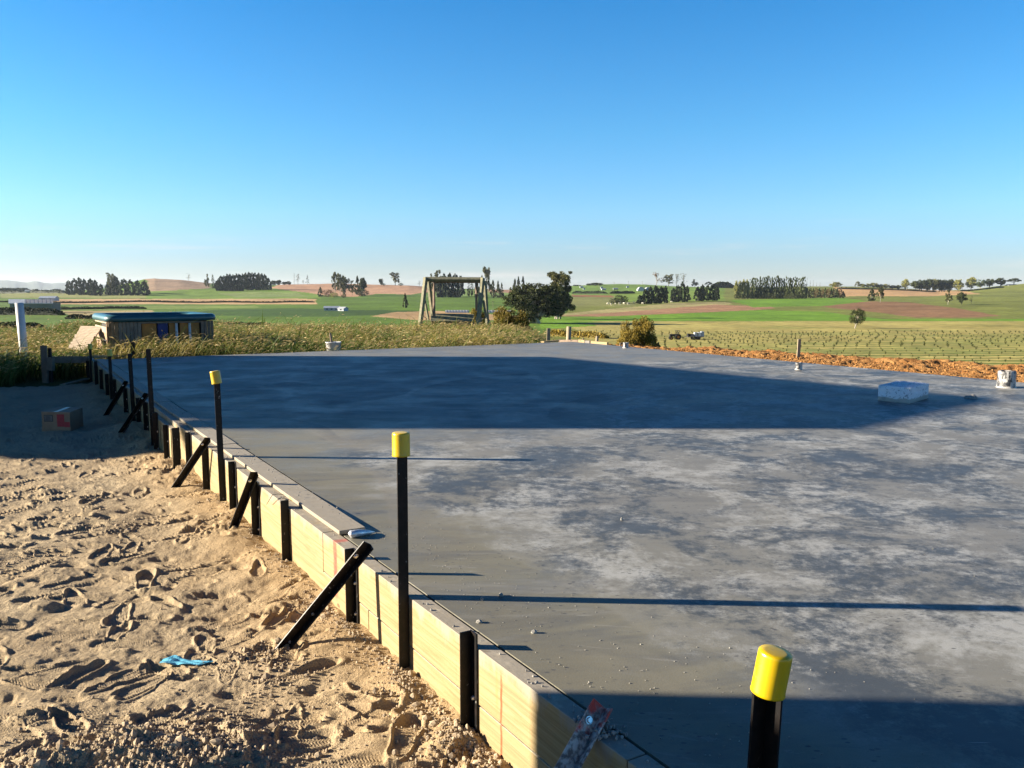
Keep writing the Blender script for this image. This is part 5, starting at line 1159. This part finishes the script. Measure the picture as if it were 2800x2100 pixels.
def shed_left():
    p = ground(84, 856); Y = p[1]; k = Y / F_PX; z0 = float(HT(p[0], p[1]))
    o = empty('roofed_shed', (p[0], p[1], z0), 'long low shed with grey blue roof and white gutter behind the dark hedge', 'shed')
    def q(u, v, dy=0): return PY(u, v, Y + dy)
    b = MB(); b.prism([q(27, 860), q(143, 860), q(143, 829), q(27, 829)], (0, 0, 0), (0, 7, 0)); b.build('wall', M['wallgreen'], o)
    for a_, c_, mt in ((23, 67.5, 'roofgrey'), (68, 145, 'roofdark')):
        b = MB(); b.prism([q(a_, 829, -.5), q(c_, 829, -.5), q(c_, 818, 4), q(a_, 818, 4)], (0, 0, 0), (0, 0, -.12)); b.build('roof', M[mt], o)
    for i in range(7):
        b = MB(); b.beam(q(70 + i * 11, 828.8, -.55), q(70 + i * 11, 818.2, 3.9), .18, .10); b.build('roof_batten', M['roofgrey'], o)
    b = MB(); b.beam(q(23, 830, -.62), q(145, 830, -.62), .2, .22); b.build('gutter', M['white'], o)
shed_left()
p = ground(132, 822); o = gable(134, 822, None, 14, 7, 2.2, 1.6, M['whitepaint'], M['roofgrey'], 'small blue grey roofed barn among the left fields', 'barn', 'barn', 2)
gable(83, 797, 1300, 14, 6, 1.6, .6, M['whitepaint'], M['white'], 'far white roofed barn under the left mountains', 'barn', 'barn', 0)
def tunnel(u0, u1, vb, vt, label, Y=None, mat=None, dome=False):
    p = PY((u0 + u1) / 2, vb, Y) if Y else ground((u0 + u1) / 2, vb); Y = p[1]; k = Y / F_PX; L_ = (u1 - u0) * k; h = (vb - vt) * k; o = empty('tunnel_house', p, label, 'tunnel house')
    n = 12; prof = [(math.cos(t) * (L_ / 2 if dome else h * .9), math.sin(t) * h) for t in np.linspace(0, math.pi, n)]
    b = MB()
    if dome: b.prism([(p[0] + a_, p[1], p[2] + c_) for a_, c_ in prof], (0, 0, -.3), (0, 14, -.3))
    else: b.prism([(p[0] - L_ / 2, p[1] + a_, p[2] + c_) for a_, c_ in prof], (0, 0, -.3), (L_, 0, -.3))
    b.build('cover', mat or M['whitepaint'], o)
    for i in range(8 if not dome else 1):
        b = MB()
        if not dome: b.tube([(p[0] - L_ / 2 + L_ * (i + .5) / 8, p[1] + a_ * 1.02, p[2] + c_ * 1.03 - .3) for a_, c_ in prof], .06, 4)
        else: b.tube([(p[0] + a_ * 1.01, p[1] - .05, p[2] + c_ * 1.02 - .3) for a_, c_ in prof], .12, 4)
        b.build('hoop', M['rust'], o)
tunnel(1218, 1282, 855, 846, 'long low white plastic tunnel seen through the swing frame'); tunnel(1334, 1400, 855, 846, 'long low pale tunnel house left of the big dark tree')
tunnel(1744, 1763, 796, 784, 'white dome shaped tunnel house on the green hill, left and larger one', Y=None, dome=True); tunnel(1765, 1780, 795, 785, 'white dome shaped tunnel house partly behind conifers, right one', dome=True)
for (u, v, w_, lb) in ((1590, 787, 9, 'white roofed hut farthest left on the green hill'), (1597, 792, 5, 'tiny hut just below the farthest left one on the green hill'), (1645, 789, 7, 'tiny white hut in the middle of the green hill'), (1650, 793, 12, 'low pale shed with dark side on the green hill'), (1683, 792, 13, 'green grey shed right of the low pale one on the hill'), (1716, 787, 6, 'tiny dark hut high on the green hill near the domes')):
    p = ground(u, v); k = p[1] / F_PX; gable(u, v, None, w_ * k, w_ * k * .5, 3 * k, 1.6 * k, M['whitepaint'] if w_ != 13 else M['wallgreen'], M['roofgrey'], lb, 'hut', 'hut', 1, .2)
gable(2766, 784, 1385, 16, 8, 2.2, 1.6, M['whitepaint'], M['roofdark'], 'white hilltop house under the flat crowned tree on the right', rot=.1, win=3)
gable(2710, 796, 1330, 14, 6, 2.2, .8, M['dark'], M['roofdark'], 'long dark shed on the right hillside', 'shed', 'shed', 0); gable(2684, 796, 1335, 5, 5, 2.0, .8, M['whitepaint'], M['roofdark'], 'tiny pale shed left of the long dark shed on the right hillside', 'shed', 'shed', 0)
# utility poles
for (u, vb, vt) in ((1637, 786, 773), (1679, 784, 771), (1718, 782, 768), (1348, 845, 822), (1756, 780, 769)):
    p = PY(u, vb, 1350) if vb < 800 else ground(u, vb); h = (vb - vt) / F_PX * p[1]; o = empty('utility_pole', p, 'thin utility pole on the horizon' if vb < 800 else 'single pale pole left of the big dark tree', 'pole', 'utility poles on the green hilltop' if vb < 800 else None)
    b = MB(); b.tube([p - np.array([0, 0, 1]), p + np.array([0, 0, h])], .22 if vb < 800 else .12, 6); b.build('pole_shaft', M['greywood'], o); b = MB(); b.beam(p + np.array([-.9, 0, h * .9]), p + np.array([.9, 0, h * .9]), .15, .15); b.build('crossarm', M['greywood'], o)
# tractor and trailer in the planted field
def tractor():
    p = ground(1845, 929); k = p[1] / F_PX; x, y, z = p; o = empty('tractor', p, 'small dark tractor parked in the planted paddock right of the golden bush', 'tractor')
    b = MB(); b.box((x - .35, y, z + .85), (1.3, .6, .45), None, .05); b.box((x + .35, y, z + .75), (.6, .8, .4), None, .03); b.build('body', M['dark'], o)
    for dx, r in ((-.75, .33), (.55, .55)):
        for dy in (-.55, .55): b = MB(); b.tube([(x + dx, y + dy - .12, z + r), (x + dx, y + dy + .12, z + r)], r, 18); w_ = b.build('wheel', M['dark'], o); b = MB(); b.tube([(x + dx, y + dy - .13, z + r), (x + dx, y + dy + .13, z + r)], r * .45, 10); b.build('rim', M['orange'], w_)
    b = MB()
    for dx in (.15, .85):
        for dy in (-.4, .4): b.beam((x + dx, y + dy, z + .9), (x + dx, y + dy, z + 1.7), .06, .06)
    b.box((x + .5, y, z + 1.72), (.95, .95, .06)); b.build('roll_frame', M['dark'], o); b = MB(); b.box((x + .4, y, z + 1.1), (.4, .5, .1), None, .02); b.box((x + .6, y, z + 1.3), (.1, .5, .4), None, .02); b.build('seat', M['dark'], o)
    b = MB(); b.tube([(x - .7, y, z + 1.0), (x - .7, y, z + 1.6)], .04, 6); b.build('exhaust', M['rust'], o)
    p = ground(1900, 929); x, y, z = p; o = empty('trailer', p, 'flat farm trailer loaded with white and red crates beside the tractor', 'trailer')
    b = MB(); b.box((x, y, z + .6), (3.2, 1.6, .12), None, .02); b.build('deck', M['rust'], o); b = MB(); b.beam((x - 1.6, y, z + .55), (x - 2.9, y, z + .45), .08, .08); b.build('drawbar', M['rust'], o)
    for dx in (-.3, .55):
        for dy in (-.8, .8): b = MB(); b.tube([(x + dx, y + dy - .1, z + .33), (x + dx, y + dy + .1, z + .33)], .33, 16); b.build('wheel', M['dark'], o)
    for dx, hh, mt in ((-1.2, .45, 'dark'), (-.6, .4, 'rust'), (.1, .7, 'whitepaint'), (.8, .7, 'white'), (1.35, .85, 'roofgrey')):
        o2 = empty('crate', (x + dx, y, z + .66), {'dark': 'black crate at the left end of the farm trailer', 'rust': 'rusty crate second from left on the farm trailer', 'whitepaint': 'off white crate in the middle of the farm trailer', 'white': 'brighter white crate right of the middle on the farm trailer', 'roofgrey': 'tall grey crate at the right end of the farm trailer'}[mt], 'crate'); b = MB()
        b.box((x + dx, y, z + .67 + hh / 2), (.52, 1.1, hh), None, .03); b.build('crate_body', M[mt], o2); b = MB(); b.box((x + dx, y, z + .68 + hh), (.56, 1.14, .04), None, .01); b.build('lid', M[mt], o2)
tractor()
# sheep
def sheep_mesh():
    b = MB(); bm = bmesh.new(); bmesh.ops.create_icosphere(bm, subdivisions=2, radius=1)
    b.add([(v.co.x * .62, v.co.y * .30, .72 + v.co.z * .30) for v in bm.verts], [tuple(v.index for v in f.verts) for f in bm.faces]); b.add([(.72 + v.co.x * .17, v.co.y * .10, .80 + v.co.z * .12) for v in bm.verts], [tuple(v.index for v in f.verts) for f in bm.faces]); bm.free()
    for x in (-.38, .38):
        for y in (-.14, .14): b.tube([(x, y, .6), (x + .02, y, .3), (x, y, 0)], [.07, .045, .04], 6)
    return b.mesh('sheep', (mat2('wool', (.50, .46, .36), .95, var=.2),), True)
sm = sheep_mesh(); rs = np.random.default_rng(12)
for u, v in ((1662, 834), (1671, 835), (1683, 834), (1694, 834), (1706, 833), (1718, 834), (1733, 831), (1742, 830), (1757, 832), (1822, 829), (1836, 828)):
    p = ground(u, v + rs.normal(0, .5)); o = bpy.data.objects.new('sheep', sm); COL.objects.link(o); o.location = p; o.rotation_euler = (0, 0, rs.random() * 6.28); o.scale = (1.5, 1.5, 1.5); tag(o, 'pale sheep grazing in the row below the scrub and conifer blocks', 'sheep', 'sheep grazing in the distance')

# ------------------------------------------------------------------ planted seedlings
def seedlings():
    rs = np.random.default_rng(21); L_ = []
    for k in range(7, 36):
        for X in np.arange(-4, 190, 1.75):
            X_ = X + rs.normal(0, .12) + (k * .618 % 1) * 1.75; Y = k * 6.4 + 1.0
            for _ in range(6): Y = k * 6.4 + 4.8 - (.10 * X_ + 3.2 * math.sin(X_ / 24.) + 1.5 * math.sin(X_ / 9. + Y / 30))
            if Y < 46 or Y > 205: continue
            if rs.random() < .10: continue
            z = float(HT(X_, Y)); dep = Y * FW[1] + (z - CAMZ) * FW[2]; u = 1400 + F_PX * X_ / dep; v = 1050 - F_PX * (Y * UP[1] + (z - CAMZ) * UP[2]) / dep
            if u < 1565 or u > 2840 or v < 884 or v > 1012: continue
            if u < 1800 and v > 930 : continue
            h = (.26 + .14 * rs.random()) * (1.0 if Y < 120 else 1.5)
            L_.append((h / Y, X_, Y, z, h))
    L_.sort(reverse=True)
    mesh_v = []
    for i in range(3):
        r2 = np.random.default_rng(i); n = 26; c = r2.normal(0, 1, (n, 3)) * np.array([.16, .16, .24]) + np.array([0, 0, .6]); c[:, 2] = np.clip(c[:, 2], .12, 1.0)
        d1 = r2.normal(size=(n, 3)); d1 /= np.linalg.norm(d1, axis=1)[:, None]; d2 = np.cross(d1, r2.normal(size=(n, 3))); d2 /= np.linalg.norm(d2, axis=1)[:, None]
        q = np.stack([c - d1 * .16, c + d2 * .10, c + d1 * .16, c - d2 * .10], 1).reshape(-1, 3); st = np.array([(-.03, 0, -.05), (.03, 0, -.05), (.02, 0, .6), (-.02, 0, .6)])
        V = np.concatenate([q, st]); mesh_v.append(V)
    meshes = [np_mesh('seedling', V, np.arange(len(V)).reshape(-1, 4), LM['dark'], np.full((len(V), 3), .5)) for V in mesh_v]
    for i, (_, x, y, z, h) in enumerate(L_[:300]):
        o = bpy.data.objects.new('seedling', meshes[i % 3]); COL.objects.link(o); o.location = (x, y, z - .02); o.scale = (h, h, h); o.rotation_euler = (0, 0, i * 1.3); tag(o, 'small dark green seedling in the striped planted paddock on the right', 'seedling', 'seedlings planted in rows')
    rest = L_[300:]; V = []
    for i, (_, x, y, z, h) in enumerate(rest):
        a = i * 1.3; c, s = math.cos(a), math.sin(a); v = mesh_v[i % 3] * h; V.append(np.stack([v[:, 0] * c - v[:, 1] * s + x, v[:, 0] * s + v[:, 1] * c + y, v[:, 2] + z - .02], -1))
    V = np.concatenate(V); o = bpy.data.objects.new('distant_seedlings', np_mesh('distant_seedlings', V, np.arange(len(V)).reshape(-1, 4), LM['dark'], np.full((len(V), 3), .5))); COL.objects.link(o); tag(o, 'rows of more distant seedlings across the planted paddock', kind='stuff')
    print('seedlings', len(L_))
seedlings()

# ------------------------------------------------------------------ tall grass
def tall_grass():
    rs = np.random.default_rng(31); NT = 19000
    s = 16.12 + 21 * rs.random(NT * 3) ** 1.35; m = rs.uniform(-13.5, 20, NT * 3)
    x = s * DV[0] + m * MV[0]; y = s * DV[1] + m * MV[1]; u = 1400 + F_PX * x / y
    ok = (y > 12) & (y < 37) & (u > -350) & (u < 1535 + 40 * fbm(x, y, 2, 3)) & ((m > 1.2) | (s > 16.35 + .5 * fbm(x / .6, y / .6, 2, 5)))
    ok &= ~((m < 2.0) & (m > .2) & (s < 17.0 + .15 * fbm(x / .4, y / .4, 2, 15))) & ~((m < 3.6) & (m > 1.9) & (s < 16.55))
    # the tub, the panel
    a = math.radians(33); dx = x + 7.93; dy = y - 16.8; lx = dx * math.cos(a) + dy * math.sin(a); ly = -dx * math.sin(a) + dy * math.cos(a); ok &= ~((lx > -.06) & (lx < 2.1) & (ly > -.05) & (ly < 2.1))
    x, y, s, m = x[ok][:NT], y[ok][:NT], s[ok][:NT], m[ok][:NT]; nT = len(x); nb = 7
    X = np.repeat(x, nb) + rs.normal(0, .06, nT * nb); Y = np.repeat(y, nb) + rs.normal(0, .06, nT * nb); n = len(X); S = np.repeat(s, nb)
    Z = HT(X, Y) - .03
    hp = .5 + .5 * fbm(X / 2.3, Y / 2.3, 3, 6)
    h = (.40 + .34 * hp + .14 * rs.random(n)) * np.interp(S, [16.1, 16.8, 20, 34], [.72, 1.0, 1.05, 1.12]); h *= rs.uniform(.6, 1.2, n)
    tall = rs.random(n) < .012; h[tall] *= 1.5
    M_ = X * MV[0] + Y * MV[1]; h *= np.interp(M_, [-6, 1.2, 2.2, 5.5, 7], [.80, .78, 1.12, 1.12, 1.0])
    ang = rs.normal(.3, 1.2, n); bend = h * rs.uniform(.25, .75, n); bx = np.cos(ang) * bend; by = np.sin(ang) * bend * .8
    wd = rs.uniform(.0045, .0085, n) * np.interp(Y, [14, 34], [1, 1.7]); wa = rs.random(n) * 6.28; wx = np.cos(wa) * wd; wy = np.sin(wa) * wd
    rows = []
    for t, k in ((0, .8), (.4, 1.0), (.75, .75), (1, .12)):
        cx = X + bx * t ** 2.2; cy = Y + by * t ** 2.2; cz = Z + h * (t - .18 * t ** 3)
        rows.append(np.stack([cx - wx * k, cy - wy * k, cz], -1)); rows.append(np.stack([cx + wx * k, cy + wy * k, cz], -1))
    V = np.stack(rows, 1)   # n,8,3
    idx = np.arange(n)[:, None] * 8; F = np.concatenate([idx + np.array([[2 * j, 2 * j + 1, 2 * j + 3, 2 * j + 2]]) for j in range(3)])
    gold = sstep(-.15, .55, fbm(X / 1.8, Y / 1.8, 3, 12) + .35 * rs.normal(0, 1, n) * .6 - .04)
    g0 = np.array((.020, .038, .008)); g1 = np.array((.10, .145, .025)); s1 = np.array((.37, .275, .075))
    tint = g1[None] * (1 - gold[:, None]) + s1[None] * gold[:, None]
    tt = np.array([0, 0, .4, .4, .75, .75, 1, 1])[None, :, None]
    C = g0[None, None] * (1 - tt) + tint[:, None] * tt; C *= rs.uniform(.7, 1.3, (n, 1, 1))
    Vs = [V.reshape(-1, 3)]; Cs = [C.reshape(-1, 3)]; Fs = [F]; off = n * 8
    # seed heads
    k = np.nonzero(rs.random(n) < .30)[0]; nh = len(k); tip = np.stack([X[k] + bx[k], Y[k] + by[k], Z[k] + h[k] * .82], -1)
    d = np.stack([bx[k] * 1.6, by[k] * 1.6, h[k] * .30], -1); d /= np.linalg.norm(d, axis=1)[:, None]; ln = rs.uniform(.07, .14, (nh, 1)); w_ = rs.uniform(.006, .011, (nh, 1)) * np.interp(Y[k], [14, 34], [1, 1.5])[:, None]
    for q in range(2):
        sd = np.cross(d, np.array([0, 0, 1.]) if q == 0 else rs.normal(size=(nh, 3))); sd /= np.linalg.norm(sd, axis=1)[:, None] + 1e-6
        dr = np.array([0, 0, -1.]) * ln * .25
        V = np.stack([tip - d * ln * .2, tip + d * ln * .25 + sd * w_, tip + d * ln + dr, tip + d * ln * .25 - sd * w_], 1); Vs.append(V.reshape(-1, 3)); Fs.append(np.arange(nh * 4).reshape(-1, 4) + off); off += nh * 4
        cc = np.array((.44, .34, .16))[None, None] * rs.uniform(.7, 1.25, (nh, 1, 1)) * np.ones((1, 4, 1)); Cs.append(cc.reshape(-1, 3))
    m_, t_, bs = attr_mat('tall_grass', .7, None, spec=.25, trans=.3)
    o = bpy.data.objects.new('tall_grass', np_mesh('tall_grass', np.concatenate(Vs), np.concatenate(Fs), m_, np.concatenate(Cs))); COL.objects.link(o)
    tag(o, 'tall uncut seeding grass behind the slab and at the far left', kind='stuff')
tall_grass()

# ------------------------------------------------------------------ things just outside the frame that throw the long shadows
def gable_shed():
    x0, x1 = -11.5, -17.5; o = empty('farm_shed', (-14.5, 12, -.4), 'corrugated gabled shed standing left of the slab', 'shed')
    wallm = mat2('shed_wall', (.30, .31, .30), .6, var=.15, scale=1.5); prof = [(8.5, -.5), (15.66, -.5), (15.66, 3.30), (10.0, 4.58), (8.5, 4.13)]
    b = MB(); b.prism([(x0, y, z) for y, z in prof], (0, 0, 0), (x1 - x0, 0, 0)); b.build('wall', wallm, o)
    b = MB(); b.prism([(x0 + .02, 7.98, 3.97), (x0 + .02, 9.97, 4.60), (x0 + .02, 9.97, 4.68), (x0 + .02, 7.95, 4.06)], (0, 0, 0), (x1 - x0 - .3, 0, 0)); b.build('roof', M['roofgrey'], o)
    b = MB(); b.prism([(x0 + .02, 9.975, 4.60), (x0 + .02, 15.70, 3.32), (x0 + .02, 15.70, 3.40), (x0 + .02, 9.975, 4.68)], (0, 0, 0), (x1 - x0 - .3, 0, 0)); b.build('roof', M['roofgrey'], o)
    b = MB(); b.box((x0 + .02, 12.2, 1.0), (.06, 2.4, 2.8), None, .01); b.build('door', M['whitepaint'], o)
gable_shed()
def added_timber_stack():  # unseen stack added and sized to cast the near shadow on the slab
    o = empty('added_timber_stack', (-5.5, .6, -.36), 'unseen stack of timber packs added to cast the near shadow', 'added shadow caster'); z = -.36
    k = 0
    while z < 1.70:
        if k % 6 == 0:
            for y in (-1.1, .6, 2.3): b = MB(); b.box((-5.5, y, z + .02), (2.0, .09, .04)); b.build('bearer', M['greywood'], o)
            z += .04; k += 1; continue
        hh = min(.098, 1.72 - z)
        if hh < .03: break
        for i in range(8): b = MB(); b.box((-6.375 + i * .25, .6, z + hh / 2), (.244, 4.18, hh - .004), None, .004); b.build('timber', M['wood2'], o)
        z += hh; k += 1
added_timber_stack()

# ------------------------------------------------------------------ air
def haze():
    b = MB(); b.box((0, 0, 45), (22400, 22400, 150)); me = b.mesh('haze'); o = bpy.data.objects.new('haze', me); COL.objects.link(o); tag(o, 'thin blue summer haze over the farmland', kind='stuff')
    m = bpy.data.materials.new('haze_air'); m.use_nodes = True; t = m.node_tree; t.nodes.clear(); out = t.nodes.new('ShaderNodeOutputMaterial'); v = t.nodes.new('ShaderNodeVolumePrincipled')
    v.inputs['Color'].default_value = (.72, .84, 1, 1); v.inputs['Density'].default_value = 3.5e-5; v.inputs['Anisotropy'].default_value = .2; t.links.new(v.outputs[0], out.inputs['Volume']); me.materials.append(m)
haze()

# ------------------------------------------------------------------ single out the look-alikes by their place in their row
ORD = 'leftmost second third fourth fifth sixth seventh eighth ninth tenth eleventh twelfth thirteenth fourteenth fifteenth sixteenth seventeenth eighteenth nineteenth twentieth twenty-first twenty-second twenty-third twenty-fourth'.split()
def single_out():
    D = {}
    for o in sc.objects:
        if o.parent is None and 'label' in o and o.get('group'): D.setdefault((o['group'], o['label']), []).append(o)
    for (g, lb), L_ in D.items():
        if len(L_) < 2 or len(L_) > 24: continue
        L_.sort(key=lambda o: o.location.x / max(o.location.y, .1))
        for i, o in enumerate(L_):
            pre = 'leftmost, ' if i == 0 else ('rightmost, ' if i == len(L_) - 1 else ORD[i] + ' from the left, ')
            words = lb.split()
            o['label'] = pre + ' '.join(words[:16 - len(pre.split())])
single_out()
